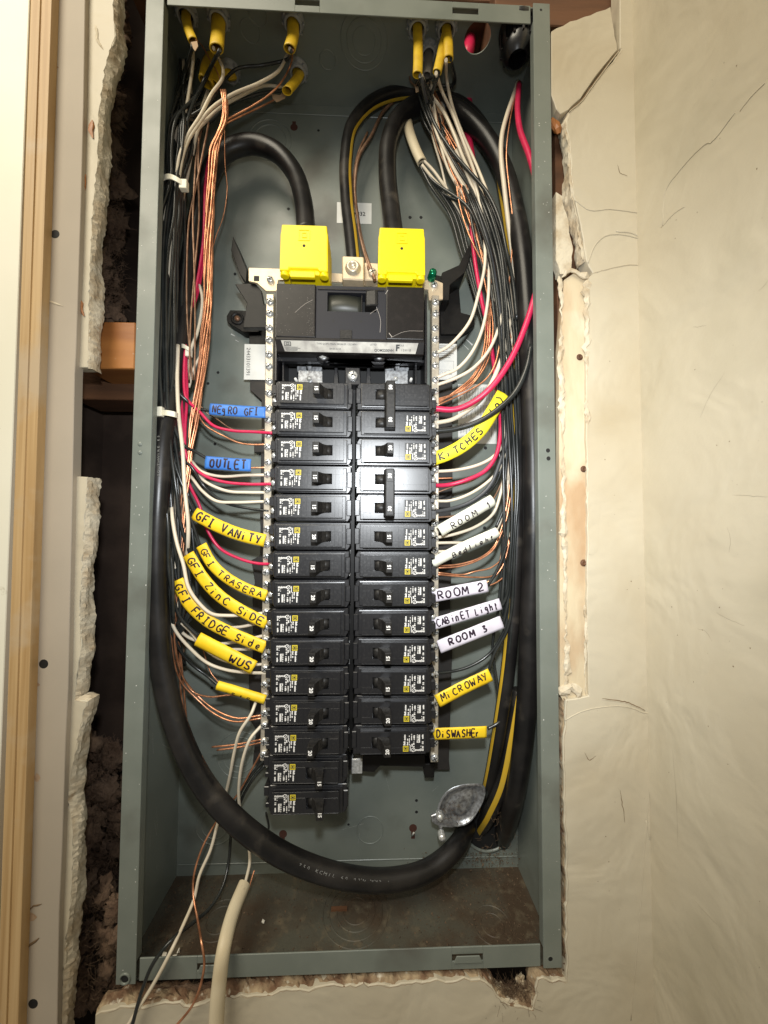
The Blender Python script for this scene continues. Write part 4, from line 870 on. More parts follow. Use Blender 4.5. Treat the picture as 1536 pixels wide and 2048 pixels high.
cable([(708, 530, 34), (702, 470, 44), (694, 400, 56), (692, 320, 64), (705, 250, 68), (745, 205, 70), (800, 185, 72), (860, 186, 74), (930, 215, 76), (985, 290, 72), (1012, 400, 64), (1030, 560, 52), (1036, 760, 46), (1036, 950, 42), (1030, 1150, 40), (1018, 1320, 42), (1000, 1450, 48), (985, 1540, 60), (965, 1630, 96)], 6.8, 'black neutral cable with yellow stripe arching from the centre lug down the right side', stripe=(.5, 1.0))
cable([(1040, 1380, 46), (1022, 1480, 50), (1003, 1570, 56), (980, 1625, 70), (960, 1660, 96)], 7.0, 'short black cable with bright yellow stripe at the bottom right clamp', stripe=(-.35, .3), name='striped_cable')
wire('o', [(750, 560, 30), (728, 500, 40), (716, 440, 55), (710, 370, 62), (720, 310, 66), (742, 270, 70), (765, 225, 74), (790, 200, 76)], 'dull copper ground wire curving up from the side lug past the number sticker', r=1.7, cat='ground wire')
wire('o', [(738, 540, 33), (720, 470, 44), (714, 430, 54), (706, 370, 66), (716, 308, 70), (735, 265, 74)], 'second dull ground wire beside the neutral cable above the lug', r=1.3, cat='ground wire')
# printed legend on the bottom loop
Pc = spline(fillY([(600, 1727, 18), (660, 1747, 22), (720, 1758, 28), (780, 1762, 34)]), 8)
for i, ch in enumerate('750 KCMIL 60 02W MM2 1350 V'):
    t = i*1.12; j = min(int(t), len(Pc)-2); p = Pc[j].lerp(Pc[j+1], t-j) if j < len(Pc)-1 else Pc[-1]
    if ch == ' ' or t > len(Pc)-1.2: continue
    d = (Pc[j+1]-Pc[j]).normalized(); v = (CAM-p).normalized(); me = text_mesh(ch, 4.2, printg, 'cable_letter', extrude=.01)
    inst(me, 'cable_letter', ca, p+v*10.45+Vector((0, 0, -1.5)), (FACE, -math.atan2(d.z, d.x), 0))
for ci, ch in enumerate('SOUTHWIRE E5'):
    if ch == ' ': continue
    p = at(317, 950-ci*7, 14); me = text_mesh(ch, 3.6, printg, 'cable_letter', extrude=.01); v = (CAM-p).normalized(); inst(me, 'cable_letter', ca, p+v*10.9, (FACE, math.radians(-90), math.radians(-25)))
# --- sheathed cables through the connectors
def sheath(pts, r, label, m=jyellow, flat=.62, group='cut yellow cable jackets'):
    P = spline(fillY(pts), 8); n = 14; mb = MB(); fr = frames(P)
    for j in range(len(P)):
        for i in range(n):
            q = 2*math.pi*i/n; mb.v.append(P[j]+fr[j][1]*(r*flat*math.cos(q))+fr[j][2]*(r*math.sin(q)))
    for rr in (.85, .8):
        j = len(P)-1 if rr == .85 else max(0, len(P)-4)
        for i in range(n):
            q = 2*math.pi*i/n; mb.v.append(P[j]+fr[j][1]*(rr*r*flat*math.cos(q))+fr[j][2]*(rr*r*math.sin(q)))
    m_ = len(P)+2
    for j in range(m_-1):
        for i in range(n): mb.f.append((j*n+i, j*n+(i+1) % n, (j+1)*n+(i+1) % n, (j+1)*n+i)); mb.sm.append(j < m_-3)
    return mb.build('cable_jacket', m, None, label=label, cat='cable jacket', group=group)
T = HH-1
def cpt(C, px=None): return C
def topstart(c, out):  # pixel-ish start replaced by real points
    return [Vector((c.x, c.y, HH+3)), Vector((c.x, c.y, HH-7))]
def sheath2(c, pts, r, label, m=jyellow, flat=.62, group='cut yellow cable jackets'):
    P0 = topstart(c, 0)+[at(*p) for p in pts]
    global fillY
    keep = fillY; fillY = lambda q: P0
    o = sheath(None, r, label, m, flat, group); fillY = keep; return o
y1, y2, y3, y4, y5, y6, y7 = C1.y, C2.y, C3.y, C4.y, C5.y, C6.y, C7.y
sheath2(C1, [(376, 55, y1-1), (386, 82, y1-4)], 4.2, 'yellow cable jacket hanging from the far left connector')
sheath2(C2, [(436, 65, y2), (433, 98, y2-4)], 6.4, 'wide yellow cable jacket hanging from the second connector')
sheath2(C3, [(586, 70, y3), (579, 98, y3-4)], 5.6, 'yellow cable jacket cut short at the lone middle connector')
sheath2(C6, [(598, 150, y6-3), (588, 166, y6-8), (574, 182, y6-14)], 5.6, 'short yellow cable jacket bent to the left at the back connector')
sheath2(C7, [(440, 110, y7-6), (420, 130, y7-12), (412, 165, y7-18)], 7.0, 'dull yellow cable jacket crossing behind the wide one at the left')
sheath2(C7, [(445, 120, y7-4), (432, 150, y7-10), (428, 168, y7-14)], 5.0, 'short torn yellow jacket behind the white wire at the left')
sheath2(C4, [(836, 90, y4), (836, 125, y4-4), (835, 150, y4-6)], 4.6, 'long yellow cable jacket hanging right of the stamped rings')
sheath2(C5, [(886, 90, y5), (880, 120, y5-2), (874, 145, y5-4)], 4.2, 'yellow cable jacket, left one of the pair below the connector by the open hole')
sheath2(C5, [(896, 85, y5-4), (897, 118, y5-6)], 4.6, 'yellow cable jacket, right one of the pair below the connector by the open hole')
sheath2(C8, [(857, 120, C8.y-2), (854, 150, C8.y-6)], 4.0, 'grey cable jacket hanging at the back between yellow ones', jgrey, group=None)
sheath([(812, 222, 66), (818, 260, 62), (832, 300, 58), (844, 325, 55)], 5.2, 'dirty white cable jacket, cut open, below the black arch on the right', jwhite, .8, None)
sheath([(432, 2130, -14), (433, 2040, -13), (438, 1970, -11), (448, 1895, -6), (466, 1825, 14), (489, 1768, 34)][::-1], 5.6, 'loose cream cable jacket hanging out over the bottom lip', jwhite, .75, None)
# red conduit seen through the open hole, and its branch inside
MB().tube(spline([Vector((kc.x+5, kc.y+44, HH+64)), Vector((kc.x+1, kc.y+32, HH+38)), Vector((kc.x-4, kc.y+24, HH+14)), Vector((kc.x-7, kc.y+34, HH+8)), Vector((kc.x-8, DP+8, HH+8))], 8), 6.3, 16).build('red_conduit', wred, None, label='thick red cable passing outside the open round hole in the top wall', cat='cable')
wire('r', [(938, 172, 80), (937, 200, 78), (932, 245, 74), (938, 290, 68), (944, 330, 62)], 'thick red cable dropping behind the black arches at the top right', r=4.6, name='red_cable', cat='cable', sides=14)
pc = at(935, 158, 80); MB().lathe((pc.x, pc.y), 'z', [(5, pc.z-6), (9, pc.z-5), (11, pc.z), (11, pc.z+14)], 18).build('black_connector', blackp, None, label='black connector at the back above the dropping red cable', cat='cable connector')

# --- zip ties
def ziptie(pts, hx, hy, Y, label, s=1.0):
    P = spline(fillY(pts), 6); mb = MB(); n = len(P); up = Vector((0, 0, 1))
    for p in P:
        mb.v += [p+up*2.4*s+Vector((0, -.5, 0)), p-up*2.4*s+Vector((0, -.5, 0)), p-up*2.4*s+Vector((0, .6, 0)), p+up*2.4*s+Vector((0, .6, 0))]
    for j in range(n-1):
        for i in range(4): mb.f.append((4*j+i, 4*j+(i+1) % 4, 4*j+4+(i+1) % 4, 4*j+4+i)); mb.sm.append(False)
    mb.f += [(0, 1, 2, 3), (4*n-4, 4*n-3, 4*n-2, 4*n-1)]; mb.sm += [False, False]
    c = at(hx, hy, Y); o = empty('zip_tie', c, label, 'zip tie', 'white zip ties on the left bundle'); mb.build('strap', tieP, o, bev=.2)
    MB().box(c.x-3.4*s, c.x+3.4*s, Y-5*s, Y, c.z-4.6*s, c.z+4*s).build('head', tieP, o, bev=.8, seg=2); return o
ziptie([(326, 366, 16), (327, 356, 11), (338, 353, 9), (352, 358, 8), (368, 368, 10)], 371, 376, 14, 'white zip tie near the top of the left black bundle')
ziptie([(322, 826, 14), (335, 826, 9), (350, 829, 10), (356, 832, 16)], 322, 825, 14, 'white zip tie at mid height, its head on the left')
ziptie([(358, 694, 34), (366, 692, 28), (376, 697, 26), (383, 700, 28)], 380, 708, 31, 'dim white zip tie around the red wires at the left', .8)

# --- LEFT SIDE black wires: trunk then branch
def trunkL(dx, Y, ph, top, y_end):
    pts = [top] if top else []
    for y, x in ((240, 362), (300, 356), (360, 350), (430, 340), (500, 334), (580, 332), (660, 331), (740, 330), (825, 332), (900, 336), (980, 345), (1060, 352), (1140, 356), (1220, 360)):
        if y > y_end: break
        k = 1.0 if y not in (360, 825) else .72
        pts.append((x+dx*k+3.2*math.sin(y*.011+ph)*(0 if y in (360, 825) else 1), y, Y))
    return pts
GL = 'black wires in the tied left bundle'
tops = [(386, 92, 40), (436, 102, 36), (583, 102, 40), (574, 176, 66), (412, 168, 62), (386, 95, 44), (428, 170, 66), (438, 100, 40), (560, 130, 50)]
tops2 = [[(386, 92, y1-4), (368, 150, 34)], [(440, 100, y2-6), (408, 158, 36)], [(583, 102, y3-5), (570, 122, 40), (525, 132, 40), (475, 138, 38), (440, 175, 32), (410, 215, 26)], [(572, 180, 66), (520, 188, 60), (462, 208, 52), (412, 248, 36)], [(410, 168, 62), (385, 230, 40)], [(386, 94, 40), (360, 190, 36)], [(428, 170, 64), (400, 220, 44)], [(438, 98, 38), (396, 185, 34)], [(450, 130, 70), (430, 190, 60)]]
branches = [
    (2, 22, 760, [(352, 780, 22), (372, 800, 26), (395, 815, 32), (425, 822, 36)], 'black wire that runs into the blue NEGRO GFI tape'),
    (14, 20, 860, [(372, 890, 24), (392, 905, 30), (415, 918, 36)], 'black wire that runs into the blue OUTLET tape'),
    (18, 24, 900, [(385, 935, 28), (408, 972, 34), (448, 1004, 36), (500, 1018, 38), (538, 1022, 38)], 'thin black wire curving under the white ones below OUTLET'),
    (8, 18, 900, [(360, 960, 20), (378, 1005, 24), (392, 1033, 28)], 'black wire that enters the GFI VANITY tape'),
    (14, 21, 940, [(372, 1000, 22), (388, 1055, 26), (400, 1092, 30)], 'black wire that enters the GFI TRASERA tape'),
    (4, 16, 980, [(360, 1040, 20), (372, 1085, 24), (382, 1112, 28)], 'black wire that enters the GFI ZINC SIDE tape'),
    (-4, 19, 1060, [(352, 1110, 22), (356, 1140, 26), (360, 1162, 28)], 'black wire that enters the GFI FRIDGE SIDE tape'),
    (-13, 14, 1060, [(338, 1130, 16), (344, 1190, 20), (360, 1235, 24), (398, 1274, 30)], 'glossy black wire that enters the short WUS tape'),
    (-17, 18, 1140, [(338, 1220, 22), (350, 1280, 32), (380, 1325, 44), (415, 1352, 46), (436, 1370, 42)], 'thin black wire that enters the blank yellow tape')]
for i, (dx, Y, ye, br, lb) in enumerate(branches):
    wire('k', tops2[i]+trunkL(dx, Y, i*.9, None, ye)+br, lb, GL, r=1.35 if i in (2, 8) else RW)
for i, (dx, Y) in enumerate(((-20, 24), (-9, 25), (10, 27), (24, 30), (-3, 28), (-15, 19), (30, 34), (18, 30), (4, 24))):
    wire('k', [(372+4*i, 150+14*i, 40)]+trunkL(dx, Y, 2+i, None, 1220)+[(352+dx*.3, 1270, 36), (370, 1330, 60)], 'black wire buried in the tied bundle down the left side', GL)
# --- left whites
GW = 'white wires on the left side'
wire('w', [(384, 88, y1-3), (387, 120, 34), (378, 180, 30), (366, 235, 26), (354, 268, 24), (345, 330, 30)], 'white wire dropping from the far left jacket', GW)
wire('w', [(427, 96, y2-4), (436, 118, 36), (447, 140, 32), (444, 160, 30), (424, 190, 26), (400, 232, 22), (374, 270, 18), (360, 310, 16), (356, 342, 16), (352, 420, 24)], 'white wire kinking out of the wide yellow jacket', GW)
wire('w', [(580, 98, y3-4), (572, 115, 40), (556, 142, 38), (520, 165, 36), (470, 185, 32), (425, 215, 26), (396, 250, 22), (372, 290, 18), (359, 342, 18), (350, 420, 26)], 'upper of the two white wires sweeping left from the middle connectors', GW)
wire('w', [(572, 176, 66), (530, 173, 58), (490, 188, 50), (440, 215, 40), (408, 245, 32), (396, 262, 28), (385, 310, 34)], 'lower of the two white wires sweeping left from the middle connectors', GW)
wire('w', [(420, 168, 60), (408, 205, 46), (392, 250, 36), (375, 350, 34), (358, 420, 30), (345, 470, 24), (338, 520, 22), (335, 600, 30)], 'white wire showing between black ones below the top zip tie', GW)
wire('w', [(318, 560, 20), (312, 640, 20), (311, 720, 22), (320, 800, 26)], 'faint white wire at the outer edge of the left bundle', GW, r=1.2)
wire('w', [(396, 560, 46), (404, 600, 44), (396, 660, 42), (378, 710, 38), (380, 760, 40)], 'greyish white wire crossing behind the copper bundle', GW)
wire('w', [(408, 700, 40), (388, 735, 36), (378, 775, 40)], 'short white wire end behind the copper bundle', GW, r=1.2)
wire('w', [(356, 690, 26), (352, 760, 22), (358, 830, 18), (366, 900, 18), (371, 980, 18), (374, 1050, 20), (378, 1085, 24), (374, 1110, 30)], 'cream wire running straight down beside the red wires', GW, r=1.7)
wire('w', [(371, 905, 40), (385, 925, 36), (405, 944, 34), (440, 952, 34), (490, 951, 36), (532, 950, 38)], 'white wire just below the OUTLET tape, topmost', GW)
wire('w', [(372, 925, 40), (392, 948, 36), (418, 968, 34), (455, 982, 34), (495, 985, 36), (530, 985, 38)], 'white wire between the pink wire and the lowest white at OUTLET', GW)
wire('w', [(368, 940, 38), (386, 955, 34), (405, 982, 32), (432, 1001, 32), (470, 1006, 34), (530, 1003, 38)], 'lowest white wire of the fan below the OUTLET tape', GW)
wire('w', [(341, 980, 24), (345, 1040, 16), (355, 1085, 14), (366, 1130, 14), (378, 1175, 16), (398, 1207, 18), (425, 1226, 22), (455, 1231, 28), (495, 1230, 34), (532, 1226, 38)], 'cream wire curving in front of the GFI FRIDGE tape', GW, r=1.55)
wire('w', [(342, 1085, 26), (350, 1135, 28), (366, 1195, 34), (395, 1236, 40), (430, 1252, 42), (475, 1254, 40), (532, 1242, 38)], 'white wire passing behind the GFI FRIDGE tape to the bar', GW)
wire('w', [(330, 1085, 24), (326, 1150, 24), (332, 1200, 26), (345, 1240, 30), (380, 1275, 40), (430, 1288, 46), (470, 1283, 44), (532, 1270, 38)], 'white wire behind the lower yellow tapes, upper', GW)
wire('w', [(346, 1160, 30), (355, 1215, 36), (380, 1262, 42), (430, 1295, 48), (475, 1300, 44), (532, 1296, 38)], 'white wire behind the lower yellow tapes, lower', GW)
wire('w', [(338, 1230, 26), (352, 1262, 26), (378, 1295, 30), (415, 1325, 36), (455, 1340, 38), (495, 1346, 38), (534, 1346, 38)], 'white wire passing below the WUS tape to the bar', GW)
wire('w', [(362, 1245, 30), (380, 1266, 34), (400, 1290, 40), (440, 1318, 46), (490, 1330, 42), (532, 1328, 38)], 'white wire hidden under the WUS tape', GW, r=1.3)
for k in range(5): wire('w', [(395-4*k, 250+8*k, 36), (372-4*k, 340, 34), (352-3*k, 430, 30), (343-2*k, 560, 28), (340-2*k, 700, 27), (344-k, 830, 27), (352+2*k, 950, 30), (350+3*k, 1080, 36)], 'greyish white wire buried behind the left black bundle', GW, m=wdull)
# --- left reds
GR = 'red wires on the left side'
tr = [(424, 300, 48), (414, 360, 44), (408, 480, 42), (396, 570, 42), (376, 650, 38), (371, 720, 30), (371, 790, 28)]
wire('r', [(x-2, y, Y) for x, y, Y in tr]+[(378, 802, 28), (398, 825, 30), (425, 850, 34), (462, 861, 36), (505, 864, 38), (545, 866, 32)], 'red wire ending at the second left breaker below the blue NEGRO GFI tape', GR)
wire('r', [(x+2, y, Y+3) for x, y, Y in tr]+[(370, 860, 28), (372, 910, 28), (388, 937, 30), (412, 954, 32), (450, 965, 34), (500, 968, 36), (545, 968, 32)], 'red wire ending at the fourth left breaker below the OUTLET tape', GR)
wire('r', [(x-9, y, Y+5) for x, y, Y in tr[3:]]+[(366, 860, 32), (366, 930, 34), (382, 975, 34), (396, 1010, 34), (412, 1055, 36), (440, 1095, 38), (478, 1118, 38), (515, 1127, 38), (548, 1128, 32)], 'red wire passing behind the GFI VANITY tape', GR)
# --- copper bundle on the left
GC = 'bare copper wires on the left side'
cb = [(446, 180), (450, 215), (447, 245), (438, 270), (428, 300), (424, 350), (420, 420), (418, 490), (417, 560), (415, 620), (410, 680), (402, 745), (394, 800), (388, 850), (380, 900), (374, 950), (368, 1000), (362, 1080), (354, 1160), (350, 1230)]
endsC = [[(350, 1290, 30), (360, 1345, 40), (385, 1384, 44), (418, 1394, 42), (465, 1390, 40), (522, 1399, 38)], [(352, 1300, 32), (366, 1355, 42), (398, 1392, 46), (432, 1420, 42), (475, 1436, 38), (524, 1430, 38)],
         [(346, 1300, 34), (362, 1362, 44), (392, 1398, 46), (428, 1427, 44), (470, 1442, 40), (524, 1436, 38)], [(358, 1300, 40), (360, 1370, 46), (370, 1430, 50), (384, 1478, 52), (394, 1494, 54)],
         [(360, 1290, 42), (366, 1370, 50), (374, 1440, 54), (380, 1488, 58), (392, 1500, 60)], None, None]
labC = ['copper wire ending highest at the lower left of the bar, below the blank tape', 'copper wire of the low pair ending beside the twelfth left breaker, upper one', 'copper wire of the low pair ending beside the twelfth left breaker, lower one', 'copper wire with a free end below the low pair, upper', 'copper wire with a free end below the low pair, lower', 'copper wire in the bright twisted bundle at the left', 'copper wire in the bright twisted bundle at the left']
for i in range(7):
    pts = []
    for j, (x, y) in enumerate(cb):
        sp = 7.5 if 270 < y < 900 else 5; a = i*.9+y*.0075
        pts.append((x+sp*math.sin(a), y, 31+4*math.cos(a)))
    if endsC[i] is None: pts = pts[:17]
    else: pts = pts+endsC[i]
    wire('c', pts, labC[i], GC, n=5)
wire('c', [(392, 80, y1-6), (408, 96, 38), (420, 120, 38), (434, 142, 40), (444, 170, 40)], 'thin copper wire slanting from the far left jacket', GC, r=.6)
wire('c', [(586, 100, y3-4), (580, 130, 42), (562, 165, 42), (535, 192, 42), (500, 216, 42), (470, 232, 40), (452, 242, 38), (444, 262, 34)], 'copper wire sweeping left from the middle connector, upper', GC)
wire('c', [(574, 182, 66), (545, 200, 56), (505, 222, 48), (472, 236, 42), (452, 248, 38), (440, 272, 34)], 'copper wire sweeping left from the middle connector, lower', GC)
wire('c', [(449, 250, 40), (450, 330, 50), (454, 375, 52), (446, 430, 50), (432, 475, 44), (422, 510, 38)], 'thin copper wire bowing out to the right of the bright bundle', GC, r=.45)
wire('o', [(393, 800, 34), (412, 824, 38), (430, 836, 42), (466, 858, 40), (500, 862, 38), (530, 859, 37)], 'thin copper wire showing above the red one under NEGRO GFI', GC, r=.6)
wire('c', [(392, 822, 34), (410, 850, 34), (448, 873, 34), (480, 886, 36), (505, 889, 37), (532, 889, 38)], 'copper wire ending alone between the two blue tapes', GC)
wire('c', [(500, 936, 36), (532, 935, 38)], 'short copper wire coming out of the OUTLET tape', GC)
wire('c', [(404, 1288, 42), (410, 1318, 46), (422, 1345, 46), (440, 1368, 43)], 'thin copper wire hanging from the WUS tape to the blank tape', GC, r=.6)
wire('c', [(424, 1494, 40), (470, 1489, 39), (526, 1478, 38)], 'upper copper wire of the short lowest pair', GC)
wire('c', [(434, 1500, 40), (480, 1494, 39), (526, 1484, 38)], 'lower copper wire of the short lowest pair', GC)
for k in range(3): wire('c', [(356+4*k, 1010, 40), (360+4*k, 1090, 42), (366+5*k, 1180, 46), (356+7*k, 1290, 50), (350+5*k, 1330, 54)], 'dim copper wire deep behind the left tapes', GC, m=oldcopper)
# --- loose wires at the lower left
GQ = 'loose wires hanging at the lower left'
wire('w', [(513, 1400, 38), (500, 1428, 30), (480, 1462, 30), (470, 1500, 34), (462, 1550, 40), (448, 1600, 46), (434, 1652, 44), (420, 1700, 40), (400, 1750, 34), (388, 1800, 28), (370, 1850, 12), (344, 1896, -2), (310, 1965, -5), (280, 2010, -8), (250, 2060, -10)], 'loose white wire hanging out over the lower left corner', GQ)
wire('w', [(524, 1450, 38), (504, 1475, 32), (490, 1505, 32), (480, 1550, 36), (477, 1600, 42), (484, 1640, 46), (497, 1690, 48), (500, 1725, 46), (492, 1762, 40), (486, 1790, 34)], 'loose white wire running into the cream jacket', GQ)
wire('c', [(524, 1502, 39), (500, 1545, 40), (472, 1590, 46), (450, 1622, 50), (425, 1655, 48), (402, 1700, 40), (388, 1745, 34), (384, 1785, 30), (396, 1835, 18), (404, 1885, -1), (408, 1925, -4), (402, 1965, -6), (385, 2010, -8), (345, 2060, -10)], 'loose copper wire curling out past the lower left lip', GQ, r=.9)
wire('k', [(528, 1520, 42), (505, 1545, 42), (478, 1600, 52), (462, 1660, 60), (458, 1720, 58), (446, 1770, 46), (420, 1815, 32), (385, 1845, 18), (345, 1878, 2), (310, 1922, -5), (285, 1980, -8), (262, 2060, -10)], 'loose black wire hanging out over the lower left corner', GQ)
wire('k', [(530, 1530, 44), (510, 1552, 44), (488, 1590, 52), (470, 1625, 60), (440, 1650, 66)], 'short loose black wire below the terminal bar', GQ)
wire('c', [(509, 1740, 44), (503, 1758, 40), (497, 1780, 36)], 'short copper end beside the mouth of the cream jacket', GQ, r=.7)
wire('k', [(532, 1625, 70), (536, 1655, 72), (530, 1685, 74)], 'thin black wire below the lowest left breaker', GQ, r=1.0)

# --- RIGHT SIDE
HR = 'black wires on the right side'
def trunkR(dx, Y, ph, y0, y_end):
    pts = []
    for y, x in ((175, 850), (230, 868), (290, 898), (350, 935), (420, 968), (500, 994), (580, 1006), (660, 1014), (740, 1020), (820, 1024), (900, 1027), (980, 1028), (1060, 1027), (1140, 1024), (1220, 1020), (1290, 1012)):
        if y < y0 or y > y_end: continue
        pts.append((x+dx+3*math.sin(y*.012+ph), y, Y+(14 if y < 420 else 0)))
    return pts
starts = [[(840, 152, y4-6)], [(842, 152, y4-5)], [(878, 146, y5-4)], [(902, 118, y5-6), (905, 170, 46)], [(856, 152, 70)], [(850, 150, 74)], [(842, 328, 55), (862, 360, 54)], [(846, 330, 56), (880, 382, 56)]]
rb = [(-18, 32, 175, 1060, [(1012, 1090, 32), (995, 1140, 34), (975, 1172, 36)], 0, 'black wire entering the uppermost lilac white tape, beside two coppers'),
      (-8, 30, 175, 1140, [(1014, 1190, 32), (1004, 1212, 34)], 1, 'black wire that enters the CABINET LIGHT tape'),
      (0, 34, 175, 1140, [(1016, 1200, 34), (1006, 1248, 36)], 2, 'black wire entering the tape just below CABINET LIGHT'),
      (6, 32, 175, 1220, [(1012, 1262, 34), (990, 1310, 36), (978, 1340, 38)], 3, 'black wire that enters the MICROWAY tape'),
      (-4, 38, 230, 1220, [(1008, 1262, 38), (980, 1308, 40), (935, 1334, 40), (890, 1344, 39), (862, 1346, 34)], 4, 'black wire curving in alone between ROOM 3 and MICROWAY'),
      (10, 38, 230, 1290, [(1012, 1380, 40), (1000, 1440, 42), (975, 1458, 42)], 5, 'thin black wire reaching the DISWASHER tape'),
      (-26, 38, 420, 900, [(1002, 940, 38), (990, 970, 38), (970, 990, 38)], 6, 'black wire entering the upper folded cream tape'),
      (-20, 40, 420, 980, [(1006, 1020, 38), (992, 1055, 38)], 7, 'black wire that enters the cream BEDLIGHT tape')]
for i, (dx, Y, y0, ye, br, si, lb) in enumerate(rb): wire('k', starts[si]+trunkR(dx, Y, i*1.1, y0, ye)+br, lb, HR)
wire('g', starts[1]+trunkR(-12, 36, 5, 230, 820)+[(1012, 880, 34), (1000, 925, 34), (978, 972, 35), (945, 1002, 36), (900, 1018, 37), (862, 1024, 32)], 'dark grey wire sweeping in above the ROOM 1 tape', HR, r=2.0)
for i, (dx, Y) in enumerate(((8, 46), (14, 42), (-14, 48), (2, 50), (18, 40), (-22, 44), (-6, 40), (6, 36), (-16, 36))): wire('k', starts[i % 6]+trunkR(dx, Y, 3+i, 230, 1290 if i % 2 else 1220)+([(1004+dx*.3, 1400, 46), (990, 1500, 56), (972, 1600, 68)] if i % 2 else [(1016, 1260, 58), (1010, 1300, 66)]), 'black wire buried in the right side bundle', HR)
for i in range(3): wire('k', [(840+6*i, 330+4*i, 56), (862+8*i, 372, 56), (900+8*i, 430, 56), (922+7*i, 500, 56), (945+6*i, 580, 56), (975+6*i, 680, 52), (1000+5*i, 780, 48), (1012+3*i, 860, 44)], 'black wire slanting down from the dirty white jacket', HR)
wire('k', [(852, 200, 40), (872, 250, 38), (905, 305, 36), (940, 345, 34), (975, 385, 32), (1000, 440, 30), (1012, 500, 30), (1026, 560, 32), (1034, 640, 34)], 'black wire crossing over the white ones at the top right', HR, r=1.7)
wire('k', [(1062, 690, 20), (1052, 740, 18), (1030, 785, 20), (1000, 815, 22), (960, 842, 26), (915, 857, 30), (868, 863, 32)], 'thick glossy black wire entering the second pole of the 50 amp breaker', HR, r=2.6)
RR = 'red wires on the right side'
wire('r', [(1038, 168, 40), (1035, 215, 34), (1040, 260, 26), (1058, 310, 16), (1072, 360, 10), (1084, 420, 8), (1090, 480, 8), (1082, 540, 10), (1066, 605, 10), (1046, 665, 12), (1020, 722, 14), (985, 772, 18), (950, 802, 24), (910, 819, 28), (866, 817, 30)], 'thick pink red wire sweeping into the 50 amp breaker', RR, r=2.75, sides=12)
wire('r', [(944, 330, 60), (942, 380, 52), (942, 440, 48), (950, 520, 48), (964, 600, 48), (980, 680, 46), (992, 760, 42), (998, 820, 38), (1000, 870, 34), (992, 912, 32), (970, 942, 32), (930, 961, 34), (895, 969, 36), (862, 971, 32)], 'red wire running down behind and into the 30 amp breaker', RR, r=2.0, sides=10)
wire('r', [(1000, 790, 46), (1004, 850, 44), (1008, 900, 46)], 'dark red wire glimpsed behind the KITCHES tape', RR, r=1.4)
RWG = 'white wires on the right side'
wire('w', [(842, 150, y4-6), (860, 185, 40), (888, 225, 36), (908, 270, 34), (925, 310, 34), (948, 365, 38), (962, 420, 38), (969, 470, 36), (969, 530, 34), (958, 590, 32), (940, 642, 32), (914, 678, 34), (892, 695, 36), (872, 706, 37)], 'white wire ending highest on the right terminal bar', RWG, r=1.6)
wire('w', [(872, 146, y5-5), (884, 185, 42), (906, 230, 38), (928, 285, 38), (950, 345, 42), (968, 400, 42), (974, 460, 40), (977, 530, 38), (975, 600, 36), (963, 665, 34), (940, 712, 34), (912, 738, 36), (890, 750, 37), (872, 756, 38)], 'white wire ending second on the right terminal bar', RWG, r=1.6)
wire('w', [(892, 120, y5-8), (894, 165, 44), (905, 215, 44), (925, 270, 46), (955, 340, 46), (982, 410, 44), (996, 480, 42), (1005, 545, 38), (1006, 600, 36), (998, 650, 34), (978, 700, 34), (945, 738, 34), (912, 757, 36), (874, 770, 38)], 'white wire ending third on the right terminal bar', RWG, r=1.6)
wire('w', [(1036, 165, 46), (1026, 195, 42), (1014, 230, 38), (1004, 270, 36), (1002, 310, 36), (1008, 370, 38), (1016, 440, 40), (1026, 520, 46), (1030, 600, 48), (1022, 680, 44), (1012, 720, 40)], 'thick cream wire dropping from the black bushing', RWG, r=2.3, sides=10)
wire('w', [(1020, 640, 42), (1010, 700, 36), (990, 755, 34), (965, 795, 34), (935, 822, 36), (905, 838, 38), (872, 846, 38)], 'cream wire tucked under the thick pink red wire', RWG, r=2.2)
wire('w', [(852, 170, 56), (858, 230, 54), (868, 280, 54), (880, 330, 54), (895, 385, 56), (920, 430, 58), (938, 462, 60)], 'white wire in the tangle above the red one, left', RWG, r=1.2)
wire('w', [(866, 240, 52), (885, 300, 52), (905, 350, 54), (930, 400, 56), (940, 440, 58)], 'white wire in the tangle above the red one, right', RWG, r=1.3)
wire('w', [(848, 322, 54), (866, 340, 54), (884, 364, 54), (896, 380, 56)], 'short white wire out of the dirty white jacket, upper', RWG)
wire('w', [(844, 330, 52), (864, 356, 54), (892, 385, 56)], 'short white wire out of the dirty white jacket, lower', RWG)
wire('w', [(912, 300, 40), (930, 340, 40), (948, 385, 40), (975, 430, 40), (1000, 510, 44), (1020, 620, 46), (1026, 720, 46), (1018, 800, 44), (1010, 860, 40), (1002, 895, 36), (985, 915, 34), (955, 930, 35), (915, 940, 37), (874, 943, 38)], 'white wire just above the red wire at the 30 amp breaker', RWG, r=1.6)
for k, (e, lb) in enumerate((([(1012, 900, 38), (995, 940, 36), (972, 968, 35), (935, 990, 36), (900, 1000, 37), (874, 1002, 38)], 'white wire below the red wire, above the dark grey one'), ([(1012, 940, 40), (1000, 990, 38), (985, 1028, 38), (955, 1052, 38), (910, 1068, 38), (874, 1075, 38)], 'white wire curving under the ROOM 1 tape'), ([(1016, 960, 42), (1008, 1010, 42), (998, 1050, 40), (990, 1064, 40)], 'white wire that enters the cream BEDLIGHT tape'))):
    wire('w', [(1022+3*k, 760, 48), (1018+3*k, 840, 46)]+e, lb, RWG, r=1.5)
wire('w', [(874, 1086, 38), (905, 1085, 38), (935, 1086, 40)], 'short white wire between ROOM 1 and BEDLIGHT tapes, upper', RWG)
wire('w', [(874, 1103, 38), (900, 1103, 38), (920, 1106, 40)], 'short white wire between ROOM 1 and BEDLIGHT tapes, lower', RWG)
wire('w', [(874, 1052, 38), (890, 1053, 38), (905, 1056, 40)], 'short white wire end above the ROOM 1 tape', RWG, r=1.2)
